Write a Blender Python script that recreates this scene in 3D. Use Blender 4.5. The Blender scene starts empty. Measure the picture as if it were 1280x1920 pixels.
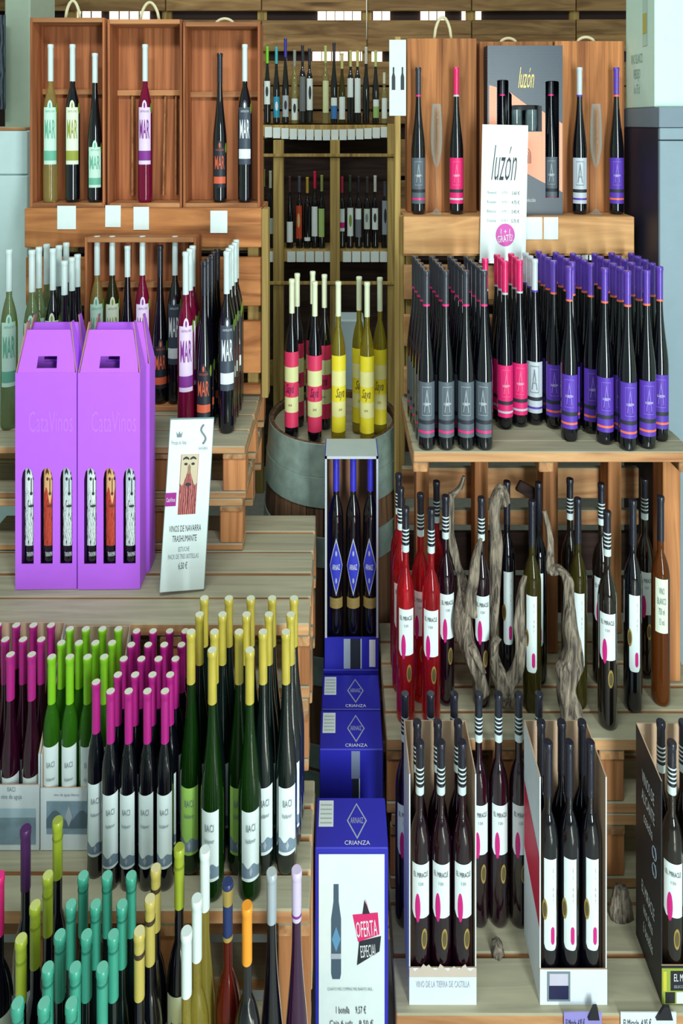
import bpy, math, random
from mathutils import Vector
random.seed(7)
SC = bpy.context.scene
COL = SC.collection
# ------------------------------------------------------------------ camera
# The photograph is stretched tall, so the whole place is built tall: sizes across and in depth are real,
# heights are about 2.25 times real.  s = metres per 1000 photo pixels at a depth, depth = s * K.
H = 3.35          # eye height over the floor
K = 1.25          # focal length / 1000 px
Y0 = 230          # horizon row
cam_d = bpy.data.cameras.new('camera'); cam = bpy.data.objects.new('camera', cam_d); COL.objects.link(cam)
cam.location = (0, 0, H); cam.rotation_euler = (math.pi/2, 0, 0)
cam_d.sensor_fit = 'HORIZONTAL'; cam_d.sensor_width = 36.0; cam_d.lens = 36.0*K*1000/1280
cam_d.shift_x = 0.0; cam_d.shift_y = -(960-Y0)/1280
cam_d.clip_start = 0.05; cam_d.clip_end = 100
SC.camera = cam
# ------------------------------------------------------------------ world, lights, exposure
SC.view_settings.view_transform = 'Standard'; SC.view_settings.look = 'None'
SC.view_settings.gamma = 1.0; SC.view_settings.use_curve_mapping = False
SC.view_settings.exposure = -0.16
w = bpy.data.worlds.new('world'); SC.world = w; w.use_nodes = True
w.node_tree.nodes['Background'].inputs[0].default_value = (0.72, 0.93, 1.0, 1)
w.node_tree.nodes['Background'].inputs[1].default_value = 0.38
def area(name, loc, target, sx, sy, power, col):
    d = bpy.data.lights.new(name, 'AREA'); d.shape = 'RECTANGLE'; d.size = sx; d.size_y = sy; d.energy = power; d.color = col
    o = bpy.data.objects.new(name, d); COL.objects.link(o); o.location = loc
    v = Vector(target)-Vector(loc); o.rotation_euler = v.to_track_quat('-Z', 'Y').to_euler(); return o
area('shop_door_daylight', (1.7, -1.4, H-1.0), (0.1, 2.8, H-1.2), 0.75, 4.2, 250, (0.87, 0.99, 0.97))
area('overhead_fill', (-0.6, 0.6, H+2.6), (-0.2, 2.9, H-1.0), 2.4, 0.5, 120, (0.92, 1.0, 0.95))  # unseen light, added to brighten the tops and fill
area('rear_ceiling_lamp', (0.0, 4.6, H+1.9), (0.0, 5.6, H-0.2), 2.2, 0.4, 20, (1.0, 0.93, 0.78))

b_ = area('added_floor_beam', (1.25, -0.15, H+2.3), (1.25, -0.15, 0), 0.22, 2.7, 70, (1.0, 0.98, 0.92)); b_.data.spread = math.radians(4)   # added beam: bright strip on the unseen floor for highlight streaks on bottles

# ------------------------------------------------------------------ materials
MATS = {}
def srgb(c):
    f = lambda v: (v/12.92 if v <= .04045 else ((v+.055)/1.055)**2.4)
    return tuple(f(v/255.0) for v in c)
def mat(name, col, rough=.5, metal=0., spec=.5, coat=0., var=0.06, alpha=None, lin=False):
    """plain procedural material: colour with a faint noise mottling; col in photo sRGB 0-255"""
    if name in MATS: return MATS[name]
    m = bpy.data.materials.new(name); m.use_nodes = True; nt = m.node_tree; N = nt.nodes; L = nt.links
    b = N['Principled BSDF']; c = srgb(col)
    b.inputs['Roughness'].default_value = rough; b.inputs['Metallic'].default_value = metal
    b.inputs['Specular IOR Level'].default_value = spec; b.inputs['Coat Weight'].default_value = coat; b.inputs['Coat Roughness'].default_value = .05
    tc = N.new('ShaderNodeTexCoord'); nz = N.new('ShaderNodeTexNoise'); nz.inputs['Scale'].default_value = 18; nz.inputs['Detail'].default_value = 3
    L.new(tc.outputs['Object'], nz.inputs['Vector'])
    mx = N.new('ShaderNodeMix'); mx.data_type = 'RGBA'
    mx.inputs[6].default_value = tuple(max(0, v*(1-var)) for v in c)+(1,); mx.inputs[7].default_value = tuple(min(1, v*(1+var)) for v in c)+(1,)
    L.new(nz.outputs['Fac'], mx.inputs[0]); L.new(mx.outputs[2], b.inputs['Base Color'])
    MATS[name] = m; return m
def tinted(name, col, solid=.35, rough=.03):
    """wine-filled coloured glass: refracting body, with a share of diffuse scattering (solid)"""
    if name in MATS: return MATS[name]
    m = bpy.data.materials.new(name); m.use_nodes = True; nt = m.node_tree; N = nt.nodes; L = nt.links
    b = N['Principled BSDF']; c = srgb(col); b.inputs['Base Color'].default_value = c+(1,); b.inputs['Roughness'].default_value = rough
    b.inputs['Transmission Weight'].default_value = 1-solid; b.inputs['IOR'].default_value = 1.36
    b.inputs['Coat Weight'].default_value = .5; b.inputs['Coat Roughness'].default_value = .03
    t = N.new('ShaderNodeBsdfTransparent'); t.inputs[0].default_value = tuple(v**.7 for v in c)+(1,)
    mx = N.new('ShaderNodeMixShader'); mx.inputs[0].default_value = .72
    tc = N.new('ShaderNodeTexCoord'); nz = N.new('ShaderNodeTexNoise'); nz.inputs['Scale'].default_value = 9; L.new(tc.outputs['Object'], nz.inputs['Vector'])
    bp = N.new('ShaderNodeBump'); bp.inputs['Strength'].default_value = .08; bp.inputs['Distance'].default_value = .004; L.new(nz.outputs['Fac'], bp.inputs['Height']); L.new(bp.outputs[0], b.inputs['Normal'])
    L.new(t.outputs[0], mx.inputs[1]); L.new(b.outputs[0], mx.inputs[2])
    L.new(mx.outputs[0], N['Material Output'].inputs['Surface']); MATS[name] = m; return m
def wood(name, light, dark, axis='X', lit_top=None, rough=.7, scale=1.0):
    """wood grain running along a world axis, each board offset by its own random number; weather = cool light painted into the colour of upward faces"""
    if name in MATS: return MATS[name]
    m = bpy.data.materials.new(name); m.use_nodes = True; nt = m.node_tree; N = nt.nodes; L = nt.links
    b = N['Principled BSDF']; b.inputs['Roughness'].default_value = rough; b.inputs['Specular IOR Level'].default_value = .25
    ge = N.new('ShaderNodeNewGeometry'); oi = N.new('ShaderNodeObjectInfo')
    mp = N.new('ShaderNodeVectorMath'); mp.operation = 'MULTIPLY'
    sc = {'X': (1.4, 22, 11), 'Y': (22, 1.4, 11), 'Z': (22, 22, .8)}[axis]
    mp.inputs[1].default_value = tuple(v*scale for v in sc); L.new(ge.outputs['Position'], mp.inputs[0])
    ad = N.new('ShaderNodeVectorMath'); ad.operation = 'MULTIPLY_ADD'; ad.inputs[1].default_value = (37, 53, 71)
    cb = N.new('ShaderNodeCombineXYZ')
    for i in range(3): L.new(oi.outputs['Random'], cb.inputs[i])
    L.new(cb.outputs[0], ad.inputs[0]); L.new(mp.outputs[0], ad.inputs[2])
    n1 = N.new('ShaderNodeTexNoise'); n1.inputs['Scale'].default_value = 1.1; n1.inputs['Detail'].default_value = 5; n1.inputs['Distortion'].default_value = 1.2
    L.new(ad.outputs[0], n1.inputs['Vector'])
    r = N.new('ShaderNodeValToRGB'); e = r.color_ramp.elements
    e[0].position = .28; e[0].color = srgb(dark)+(1,); e[1].position = .68; e[1].color = srgb(light)+(1,)
    L.new(n1.outputs['Fac'], r.inputs[0])
    # knots
    vo = N.new('ShaderNodeTexVoronoi'); vo.inputs['Scale'].default_value = .42; L.new(ad.outputs[0], vo.inputs['Vector'])
    kr = N.new('ShaderNodeValToRGB'); ke = kr.color_ramp.elements; ke[0].position = .06; ke[0].color = (.25, .2, .18, 1); ke[1].position = .16; ke[1].color = (1, 1, 1, 1)
    L.new(vo.outputs['Distance'], kr.inputs[0])
    mk = N.new('ShaderNodeMix'); mk.data_type = 'RGBA'; mk.blend_type = 'MULTIPLY'; mk.inputs[0].default_value = .75
    L.new(r.outputs[0], mk.inputs[6]); L.new(kr.outputs[0], mk.inputs[7])
    hs = N.new('ShaderNodeHueSaturation'); ma = N.new('ShaderNodeMath'); ma.operation = 'MULTIPLY_ADD'; ma.inputs[1].default_value = .35; ma.inputs[2].default_value = .82
    L.new(oi.outputs['Random'], ma.inputs[0]); L.new(ma.outputs[0], hs.inputs['Value']); L.new(mk.outputs[2], hs.inputs['Color'])
    out = hs.outputs[0]
    if lit_top:  # cool light on upward faces, painted into the wood colour
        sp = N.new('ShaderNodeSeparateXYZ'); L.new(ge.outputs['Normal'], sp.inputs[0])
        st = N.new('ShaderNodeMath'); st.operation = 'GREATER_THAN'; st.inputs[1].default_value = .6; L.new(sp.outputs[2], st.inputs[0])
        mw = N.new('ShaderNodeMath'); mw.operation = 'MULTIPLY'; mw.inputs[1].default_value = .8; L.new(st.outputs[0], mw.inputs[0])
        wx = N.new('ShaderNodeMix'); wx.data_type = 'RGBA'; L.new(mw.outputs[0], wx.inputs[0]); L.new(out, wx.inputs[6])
        wr = N.new('ShaderNodeMix'); wr.data_type = 'RGBA'; wc = srgb(lit_top)
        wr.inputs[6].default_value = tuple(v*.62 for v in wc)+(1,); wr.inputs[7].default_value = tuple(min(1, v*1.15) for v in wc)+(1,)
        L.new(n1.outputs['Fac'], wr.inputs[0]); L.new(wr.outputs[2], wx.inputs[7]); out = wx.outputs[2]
    L.new(out, b.inputs['Base Color'])
    bp = N.new('ShaderNodeBump'); bp.inputs['Strength'].default_value = .25; bp.inputs['Distance'].default_value = .004
    L.new(n1.outputs['Fac'], bp.inputs['Height']); L.new(bp.outputs[0], b.inputs['Normal'])
    MATS[name] = m; return m
def emissive(name, col, strength):
    m = bpy.data.materials.new(name); m.use_nodes = True; nt = m.node_tree; N = nt.nodes
    e = N.new('ShaderNodeEmission'); e.inputs[0].default_value = srgb(col)+(1,); e.inputs[1].default_value = strength
    nt.links.new(e.outputs[0], N['Material Output'].inputs['Surface']); MATS[name] = m; return m
def streaks(name, a, b_, scale, dist=6, rough=.6, zs=.25, e0=.25, e1=.6):
    """inked strands (engraved beards) or hatching: wave texture in object space"""
    if name in MATS: return MATS[name]
    m = bpy.data.materials.new(name); m.use_nodes = True; nt = m.node_tree; N = nt.nodes; L = nt.links
    b = N['Principled BSDF']; b.inputs['Roughness'].default_value = rough
    tc = N.new('ShaderNodeTexCoord'); mp = N.new('ShaderNodeMapping'); mp.inputs['Scale'].default_value = (1, 1, zs); L.new(tc.outputs['Object'], mp.inputs[0])
    wv = N.new('ShaderNodeTexWave'); wv.inputs['Scale'].default_value = scale; wv.inputs['Distortion'].default_value = dist; wv.inputs['Detail'].default_value = 2
    wv.inputs['Detail Scale'].default_value = 2.0
    L.new(mp.outputs[0], wv.inputs['Vector']); r = N.new('ShaderNodeValToRGB'); e = r.color_ramp.elements
    e[0].position = e0; e[0].color = srgb(a)+(1,); e[1].position = e1; e[1].color = srgb(b_)+(1,)
    L.new(wv.outputs['Fac'], r.inputs[0]); L.new(r.outputs[0], b.inputs['Base Color']); MATS[name] = m; return m

W_DECK = wood('deck_wood', (214, 164, 116), (158, 104, 66), 'X', lit_top=(166, 172, 150))
W_DECKY = wood('deck_wood_depth', (200, 150, 104), (140, 92, 58), 'Y', lit_top=(150, 156, 134))
W_BLOCK = wood('block_wood', (206, 142, 92), (150, 92, 56), 'Z')
W_FACE = wood('ledge_wood', (206, 138, 84), (138, 78, 44), 'X')
W_FACER = wood('ledge_wood_pale', (214, 164, 112), (164, 112, 68), 'X')
W_CRATE = wood('crate_wood', (186, 116, 74), (116, 62, 38), 'Z')
W_CRATEX = wood('crate_rail_wood', (196, 138, 92), (140, 86, 54), 'X')
W_PANEL = wood('panel_wood', (192, 126, 76), (122, 72, 42), 'Z')
W_WALL = wood('slat_wall_wood', (172, 136, 90), (112, 78, 48), 'X')
W_POST = wood('post_wood', (188, 160, 96), (136, 106, 58), 'Z')
W_BARREL = wood('barrel_wood', (132, 100, 74), (70, 48, 36), 'Z')
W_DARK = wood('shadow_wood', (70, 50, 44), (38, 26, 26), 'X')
M_WHITE = mat('white_paper', (226, 238, 238), .55)
M_PRINT = mat('black_print', (38, 42, 52), .6)
M_GREYP = mat('grey_print', (120, 134, 142), .6)
M_CARDB = mat('brown_cardboard', (186, 156, 130), .8)
M_CARDW = mat('white_cardboard', (224, 232, 238), .6)
M_DARKG = mat('dark_wine_glass', (9, 9, 18), .06, coat=.8, var=.2)
M_BLACKCAP = mat('black_capsule', (28, 30, 44), .32, coat=.3)
M_WHITECAP = mat('white_capsule', (206, 222, 222), .4)
M_GOLD = mat('gold_print', (196, 168, 92), .35, metal=.5)
M_SILVER = mat('silver_print', (190, 200, 214), .35, metal=.3)

# ------------------------------------------------------------------ mesh building
class MB:
    def __init__(s): s.v = []; s.f = []; s.m = []
    def add(s, vs, fs, mi=0):
        o = len(s.v); s.v += [tuple(x) for x in vs]; s.f += [tuple(i+o for i in q) for q in fs]; s.m += [mi]*len(fs); return s
    def box(s, x0, x1, y0, y1, z0, z1, mi=0, ch=0.0):
        if ch <= 0:
            vs = [(x, y, z) for z in (z0, z1) for y in (y0, y1) for x in (x0, x1)]
            return s.add(vs, [(0, 2, 3, 1), (4, 5, 7, 6), (0, 1, 5, 4), (2, 6, 7, 3), (0, 4, 6, 2), (1, 3, 7, 5)], mi)
        c = min(ch, (x1-x0)*.3, (y1-y0)*.3, (z1-z0)*.3); vs = []; idx = {}
        for a, (xa, sx) in enumerate(((x0, 1), (x1, -1))):
            for b, (yb, sy) in enumerate(((y0, 1), (y1, -1))):
                for d, (zd, sz) in enumerate(((z0, 1), (z1, -1))):
                    idx[a, b, d, 0] = len(vs); vs.append((xa, yb+sy*c, zd+sz*c))
                    idx[a, b, d, 1] = len(vs); vs.append((xa+sx*c, yb, zd+sz*c))
                    idx[a, b, d, 2] = len(vs); vs.append((xa+sx*c, yb+sy*c, zd))
        fs = []; I = idx
        fs.append((I[0,0,0,0], I[0,0,1,0], I[0,1,1,0], I[0,1,0,0])); fs.append((I[1,0,0,0], I[1,1,0,0], I[1,1,1,0], I[1,0,1,0]))
        fs.append((I[0,0,0,1], I[1,0,0,1], I[1,0,1,1], I[0,0,1,1])); fs.append((I[0,1,0,1], I[0,1,1,1], I[1,1,1,1], I[1,1,0,1]))
        fs.append((I[0,0,0,2], I[0,1,0,2], I[1,1,0,2], I[1,0,0,2])); fs.append((I[0,0,1,2], I[1,0,1,2], I[1,1,1,2], I[0,1,1,2]))
        for a in (0, 1):
            for b in (0, 1): fs.append((I[a,b,0,0], I[a,b,0,1], I[a,b,1,1], I[a,b,1,0]) if a == b else (I[a,b,0,0], I[a,b,1,0], I[a,b,1,1], I[a,b,0,1]))
        for a in (0, 1):
            for d in (0, 1): fs.append((I[a,0,d,0], I[a,1,d,0], I[a,1,d,2], I[a,0,d,2]) if a == d else (I[a,0,d,0], I[a,0,d,2], I[a,1,d,2], I[a,1,d,0]))
        for b in (0, 1):
            for d in (0, 1): fs.append((I[0,b,d,1], I[0,b,d,2], I[1,b,d,2], I[1,b,d,1]) if b == d else (I[0,b,d,1], I[1,b,d,1], I[1,b,d,2], I[0,b,d,2]))
        for a in (0, 1):
            for b in (0, 1):
                for d in (0, 1):
                    t = (I[a,b,d,0], I[a,b,d,1], I[a,b,d,2]); fs.append(t if (a+b+d) % 2 == 1 else t[::-1])
        return s.add(vs, fs, mi)
    def lathe(s, prof, n=24, mi=0, cap0=True, cap1=True, cx=0, cy=0):
        vs = []; fs = []
        for r, z in prof:
            for i in range(n):
                a = 2*math.pi*i/n; vs.append((cx+r*math.cos(a), cy+r*math.sin(a), z))
        for k in range(len(prof)-1):
            for i in range(n):
                j = (i+1) % n; fs.append((k*n+i, k*n+j, (k+1)*n+j, (k+1)*n+i))
        if cap0: fs.append(tuple(range(n-1, -1, -1)))
        if cap1: fs.append(tuple((len(prof)-1)*n+i for i in range(n)))
        return s.add(vs, fs, mi)
    def patch(s, R, cols, mi=0):
        """label on a cylinder: cols = (arc position, low z, high z)"""
        vs = []
        for u, a, b in cols:
            t = u/R; vs += [(R*math.sin(t), -R*math.cos(t), a), (R*math.sin(t), -R*math.cos(t), b)]
        return s.add(vs, [(2*i, 2*i+2, 2*i+3, 2*i+1) for i in range(len(cols)-1)], mi)
    def flat(s, cols, y=0, mi=0):
        vs = []
        for u, a, b in cols: vs += [(u, y, a), (u, y, b)]
        return s.add(vs, [(2*i, 2*i+2, 2*i+3, 2*i+1) for i in range(len(cols)-1)], mi)
    def poly(s, pts, y0, y1, mi=0):
        """prism of an outline in x,z (counter-clockwise seen from -y)"""
        n = len(pts); vs = [(x, y0, z) for x, z in pts]+[(x, y1, z) for x, z in pts]
        fs = [tuple(range(n)), tuple(range(2*n-1, n-1, -1))]+[(i, i+n, (i+1) % n+n, (i+1) % n) for i in range(n)]
        return s.add(vs, fs, mi)
    def tube(s, pts, rad, n=8, mi=0, cap=True):
        pts = [Vector(p) for p in pts]; vs = []; fs = []; m = len(pts)
        rad = rad if isinstance(rad, (list, tuple)) else [rad]*m
        up = Vector((0.13, 1, 0.21)).normalized()
        for k, p in enumerate(pts):
            d = (pts[min(k+1, m-1)]-pts[max(k-1, 0)]).normalized()
            a = d.cross(up).normalized(); b = a.cross(d).normalized()
            for i in range(n):
                t = 2*math.pi*i/n; vs.append(p+(a*math.cos(t)+b*math.sin(t))*rad[k])
        for k in range(m-1):
            for i in range(n):
                j = (i+1) % n; fs.append((k*n+i, k*n+j, (k+1)*n+j, (k+1)*n+i))
        if cap: fs += [tuple(range(n-1, -1, -1)), tuple((m-1)*n+i for i in range(n))]
        return s.add(vs, fs, mi)
    def mesh(s, name, mats, smooth=False):
        me = bpy.data.meshes.new(name); me.from_pydata(s.v, [], s.f)
        for m in (mats if isinstance(mats, (list, tuple)) else [mats]): me.materials.append(m)
        me.polygons.foreach_set('material_index', s.m)
        if smooth:
            me.polygons.foreach_set('use_smooth', [True]*len(s.f))
            if smooth == 'auto': me.set_sharp_from_angle(angle=math.radians(38))
        me.update(); return me
def obj(name, me, parent=None, loc=(0, 0, 0), rot=(0, 0, 0)):
    o = bpy.data.objects.new(name, me); COL.objects.link(o); o.location = loc; o.rotation_euler = rot
    if parent: o.parent = parent
    return o
def tag(o, label, cat, group=None, kind=None):
    if label: o['label'] = label
    if cat: o['category'] = cat
    if group: o['group'] = group
    if kind: o['kind'] = kind
    return o
def thing(name, label, cat, loc=(0, 0, 0), rot=(0, 0, 0), group=None):
    return tag(obj(name, None, None, loc, rot), label, cat, group)
def X(px, s): return (px-640)*s/1000
def Zh(h): return H-h                      # h metres under the eye
def hp(py, s): return (py-Y0)*s/1000       # photo row at depth s -> metres under the eye
def zp(py, s): return H-hp(py, s)
ORD = ['', 'first', 'second', 'third', 'fourth', 'fifth', 'sixth', 'seventh', 'eighth', 'ninth', 'tenth', 'eleventh', 'twelfth', 'thirteenth', 'fourteenth', 'fifteenth', 'sixteenth', 'seventeenth', 'eighteenth']
PLATE = {}
def boxmesh(dx, dy, dz, m, ch=.004):
    k = (round(dx, 4), round(dy, 4), round(dz, 4), m.name, ch)
    if k not in PLATE: PLATE[k] = MB().box(-dx/2, dx/2, -dy/2, dy/2, -dz/2, dz/2, ch=ch).mesh('board', m)
    return PLATE[k]
def board(name, parent, x0, x1, y0, y1, z0, z1, m, org=(0, 0, 0), ch=.004, rot=(0, 0, 0)):
    return obj(name, boxmesh(x1-x0, y1-y0, z1-z0, m, ch), parent, ((x0+x1)/2-org[0], (y0+y1)/2-org[1], (z0+z1)/2-org[2]), rot)
TXT = {}
def text_mesh(body, w_, h_, m, R=None, zc=0.0, u0=0.0, shear=0.0, bold=0.0):
    """lettering fitted to a width and height; flat facing -y, or wrapped round a cylinder of radius R"""
    k = (body, w_, h_, m.name, R, zc, u0, shear)
    if k in TXT: return TXT[k]
    cu = bpy.data.curves.new('lettering', 'FONT'); cu.body = body; cu.resolution_u = 2; cu.shear = shear; cu.align_x = 'CENTER'; cu.offset = bold
    cu.space_line = 1.1
    o = bpy.data.objects.new('lettering', cu); me = bpy.data.meshes.new_from_object(o)
    bpy.data.objects.remove(o); bpy.data.curves.remove(cu)
    xs = [v.co.x for v in me.vertices] or [0, 1]; ys = [v.co.y for v in me.vertices] or [0, 1]
    cx, cy = (min(xs)+max(xs))/2, (min(ys)+max(ys))/2; sx = w_/max(1e-6, max(xs)-min(xs)); sy = h_/max(1e-6, max(ys)-min(ys))
    for v in me.vertices:
        x = (v.co.x-cx)*sx+u0; z = (v.co.y-cy)*sy+zc
        v.co = (R*math.sin(x/R), -R*math.cos(x/R), z) if R else (x, 0, z)
    me.materials.clear(); me.materials.append(m)
    me.name = 'lettering'; TXT[k] = me; return me
def rect(u0, u1, z0, z1, n=10): return [(u0+(u1-u0)*i/n, z0, z1) for i in range(n+1)]
def ell(cu, cz, ru, rz, n=12):
    return [(cu+ru*math.cos(math.pi-math.pi*i/n), cz-rz*math.sin(math.pi*i/n), cz+rz*math.sin(math.pi*i/n)) for i in range(n+1)]
def diamond(cu, cz, ru, rz, n=8):
    return [(cu-ru+2*ru*i/n, cz-rz*(1-abs(2*i/n-1)), cz+rz*(1-abs(2*i/n-1))) for i in range(n+1)]

# ------------------------------------------------------------------ bottle kinds
BT = {}
class BKind:
    def __init__(s, key, Hh, R, zb, zn, rn, p, glass, cap_len, capmats, bands=(), seg=20):
        s.key, s.H, s.R = key, Hh, R; s.parts = []      # (name, mesh, parent index)
        def rf(z):
            if z < .010: return R*(.80+.14*math.sqrt(max(0, z)/.010))
            if z < .03: return R*(.94+.06*math.sin((z-.010)/.02*math.pi/2))
            if z <= zb: return R
            if z < zn:
                t = (z-zb)/(zn-zb)
                if p >= 1: return rn+(R-rn)*(1-t**2.1)**1.12
                return rn+(R-rn)*.5*(1+math.cos(math.pi*t**p))
            return rn*1.12 if z > .978 else rn
        s.rf = rf
        zc = 1-cap_len
        zz = [0, .004, .010, .02, .03, .05, zb]+[zb+(zn-zb)*i/9 for i in range(1, 10)]
        zz = sorted(set([round(z, 4) for z in zz if z < zc]+[round(min(zc+.01, .99), 4)]))
        s.parts.append(('glass_body', MB().lathe([(rf(z), z*Hh) for z in zz], seg).mesh('glass_body', glass, 'auto'), -1))
        cz = sorted(set([zc, zc+.004]+[zc+(1-zc)*i/5 for i in range(1, 5)]+[.972, .979]))
        mb = MB().lathe([(rf(z)+.0011, z*Hh) for z in cz]+[(rn*1.12+.0011, Hh*.9965), (rn*1.06, Hh)], 16, 0, True, False)
        mb.add([(rn*1.06*math.cos(2*math.pi*i/16), rn*1.06*math.sin(2*math.pi*i/16), Hh) for i in range(16)], [tuple(range(16))], min(1, len(capmats)-1))
        s.parts.append(('capsule', mb.mesh('capsule', capmats, 'auto'), -1)); s.ic = 1
        for z0, z1, m in bands:
            s.add('capsule_band', MB().lathe([(rf(z0)+.0019, z0*Hh), (rf(z1)+.0019, z1*Hh)], 16, 0, False, False).mesh('capsule_band', m, True), 1)
        BT[key] = s
    def add(s, name, me, parent=-1): s.parts.append((name, me, parent)); return len(s.parts)-1
    def label(s, shapes, mats, name='label', off=.0008, parent=-1):
        """shapes: list of (cols in metres/height fractions, material index)"""
        mb = MB()
        for k, (cols, mi) in enumerate(shapes): mb.patch(s.R+off+.00035*k, [(u, a*s.H, b*s.H) for u, a, b in cols], mi)
        return s.add(name, mb.mesh(name, mats, True), parent)
    def text(s, body, w_, zc, hz, m, parent, u0=0., shear=0., bold=0., off=.0032): 
        return s.add('lettering', text_mesh(body, w_, hz*s.H, m, s.R+off, zc*s.H, u0, shear, bold), parent)
ALL_BOTTLES = []
def bottle(key, x, s, h, label, group, rot=None, tilt=0., name='wine_bottle', abs_x=False, cat='bottle', tilt_y=0.):
    k = BT[key]; xx = x if abs_x else X(x, s)
    rz = random.uniform(-.22, .22) if rot is None else rot
    rz -= math.atan2(xx, s*K)*.7
    e = thing(name, label, cat, (xx, s*K, Zh(h)), (tilt, tilt_y, rz), group); made = []
    for nm, me, pi in k.parts: made.append(obj(nm, me, e if pi < 0 else made[pi]))
    return e
def grid(key, desc, rows, h, group, rot=None, jit=.0015):
    """rows front to back: (s, [photo x of the capsules])"""
    nr = len(rows)
    for r, (s, xs) in enumerate(rows):
        rown = {0: 'front row', nr-1: 'rear row'}.get(r, ORD[r+1]+' row') if nr > 1 else 'row'
        for i, x in enumerate(sorted(xs)):
            nth = 'only one' if len(xs) == 1 else ORD[i+1]+' from left'
            bottle(key, X(x, s)+random.uniform(-jit, jit), s, h, f'{desc}, {nth} in {rown}', group, rot, abs_x=True)

# ---- gold capsule flute bottles
M_GREENG = tinted('green_wine_glass', (26, 70, 18), .5); M_GREEND = mat('deep_green_glass', (10, 22, 20), .06, coat=.8, var=.3)
M_GOLDCAP = mat('gold_capsule', (186, 168, 64), .38, coat=.4, var=.18); M_CAPTOP = mat('pale_capsule_top', (208, 212, 186), .5)
M_MIST = mat('blue_grey_print', (120, 140, 158), .6, var=.35); M_LIMEL = mat('lime_label_paper', (158, 204, 96), .55)
def iaci_labels(k, z0, z1, paper, word2=True, half=.030):
    R = k.R; hw = min(half, R*1.3)
    li = k.label([([(u, k_a-.008*math.cos(u/R*.9), b-.010*math.cos(u/R*.9)+.010) for u, k_a, b in rect(-hw, hw, z0, z1)], 0),
             ([(u, a+.006, b+.010*math.sin(u*180)) for u, a, b in rect(-hw*.99, hw*.99, z0, z0+.055)], 1)], [paper, M_MIST])
    k.text('IIACI', hw*.95, z1-(z1-z0)*.23, .030, M_GREYP, li)
    if word2: k.text('Valdamor', hw*1.1, z1-(z1-z0)*.42, .018, M_GREYP, li, shear=.3)
    k.label([(diamond(0, z0+.035, .0055, .022), 0)], [M_SILVER], 'crest', .0022, li)
k = BKind('gold', .765, .0365, .40, .80, .0132, .80, M_GREEND, .215, [M_GOLDCAP, M_CAPTOP]); iaci_labels(k, .10, .375, M_WHITE)
k = BKind('gold_lime', .765, .0365, .40, .80, .0132, .80, M_GREENG, .215, [M_GOLDCAP, M_CAPTOP]); iaci_labels(k, .10, .375, M_LIMEL)
k = BKind('gold_green', .765, .0365, .40, .80, .0132, .80, M_GREENG, .215, [M_GOLDCAP, M_CAPTOP]); iaci_labels(k, .10, .375, M_WHITE)
M_MAG = mat('magenta_capsule', (172, 30, 124), .34, coat=.4, var=.12); M_LIMECAP = mat('lime_capsule', (126, 190, 32), .34, coat=.4, var=.15)
k = BKind('magenta', .615, .0277, .56, .74, .0122, 1.15, M_DARKG, .26, [M_MAG, M_CAPTOP]); iaci_labels(k, .13, .50, M_WHITE, half=.027)
M_ROSEDK = mat('dark_rose_glass', (44, 6, 28), .06, coat=.8, var=.3)
k = BKind('magenta_rose', .615, .0307, .42, .74, .0125, .85, M_ROSEDK, .245, [M_MAG, M_CAPTOP]); iaci_labels(k, .06, .36, M_WHITE)
M_GREENB = tinted('bright_green_glass', (62, 128, 28), .6)
k = BKind('lime', .615, .0277, .58, .75, .0122, 1.15, M_GREENB, .25, [M_LIMECAP, M_CAPTOP]); iaci_labels(k, .13, .54, M_WHITE, half=.027)

# ---- tall bottles with the big three-letter label
def mar(key, glass, paper, ink, cap, style, Hh=.821, dark=False, zl=(.24, .60)):
    if style == 'flute': k = BKind(key, Hh, .0365, .40, .82, .0128, .8, glass, .20, [cap]); 
    else: k = BKind(key, Hh, .0370, .54, .735, .0128, 1.15, glass, .235, [cap])
    z0, z1 = zl; hw = .034; dz = z1-z0
    shapes = [(rect(-hw, hw, z0, z1), 0), (ell(0, z1, .0125, .045), 0), (ell(0, z1+.012, .0045, .018), 1)]
    band = [(rect(-hw, hw, z0+dz*.07, z0+dz*.24), 1)]
    if dark: band = [(rect(-hw, hw, z0+dz*.10, z0+dz*.27), 2)]
    li = k.label(shapes+band, [paper, ink, M_SILVER if not dark else dark])
    k.text('MAR', .052, z0+dz*.62, dz*.33, ink, li, bold=.01)
    k.text('CASTILLO DE', .044, z0+dz*.93, .012, ink, li)
    k.label([(ell(.037, z1-.005, .0065, .034), 0)], [mat('leaf_sticker', (112, 140, 40), .5)], 'leaf_sticker', .0012)
    return k
M_CLEARW = tinted('pale_straw_glass', (206, 190, 120), .30); M_CLEARG = tinted('pale_green_glass', (150, 168, 120), .40)
M_PINKG = tinted('rose_wine_glass', (150, 20, 70), .62); M_MINT = mat('mint_label_paper', (196, 230, 214), .55); M_CREAM = mat('cream_label_paper', (226, 236, 214), .55)
M_LILAC = mat('lilac_label_paper', (228, 206, 236), .55); M_BLKL = mat('black_label_paper', (30, 34, 44), .5); M_GRYL = mat('charcoal_label_paper', (62, 72, 86), .5)
I_MINT = mat('mint_ink', (104, 176, 150), .6); I_OLIVE = mat('olive_ink', (150, 158, 60), .6); I_PURP = mat('purple_ink', (128, 44, 140), .6); I_ORNG = mat('copper_ink', (206, 92, 60), .5); I_WHT = mat('white_ink', (226, 232, 236), .6)
mar('mar_mint', M_CLEARW, M_MINT, I_MINT, M_WHITECAP, 'b'); mar('mar_green', M_CLEARG, M_MINT, I_MINT, M_WHITECAP, 'b')
mar('mar_cream', M_DARKG, M_CREAM, I_OLIVE, M_WHITECAP, 'b'); mar('mar_creamg', tinted('olive_glass', (60, 58, 22), .6), M_CREAM, I_OLIVE, M_WHITECAP, 'b')
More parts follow.
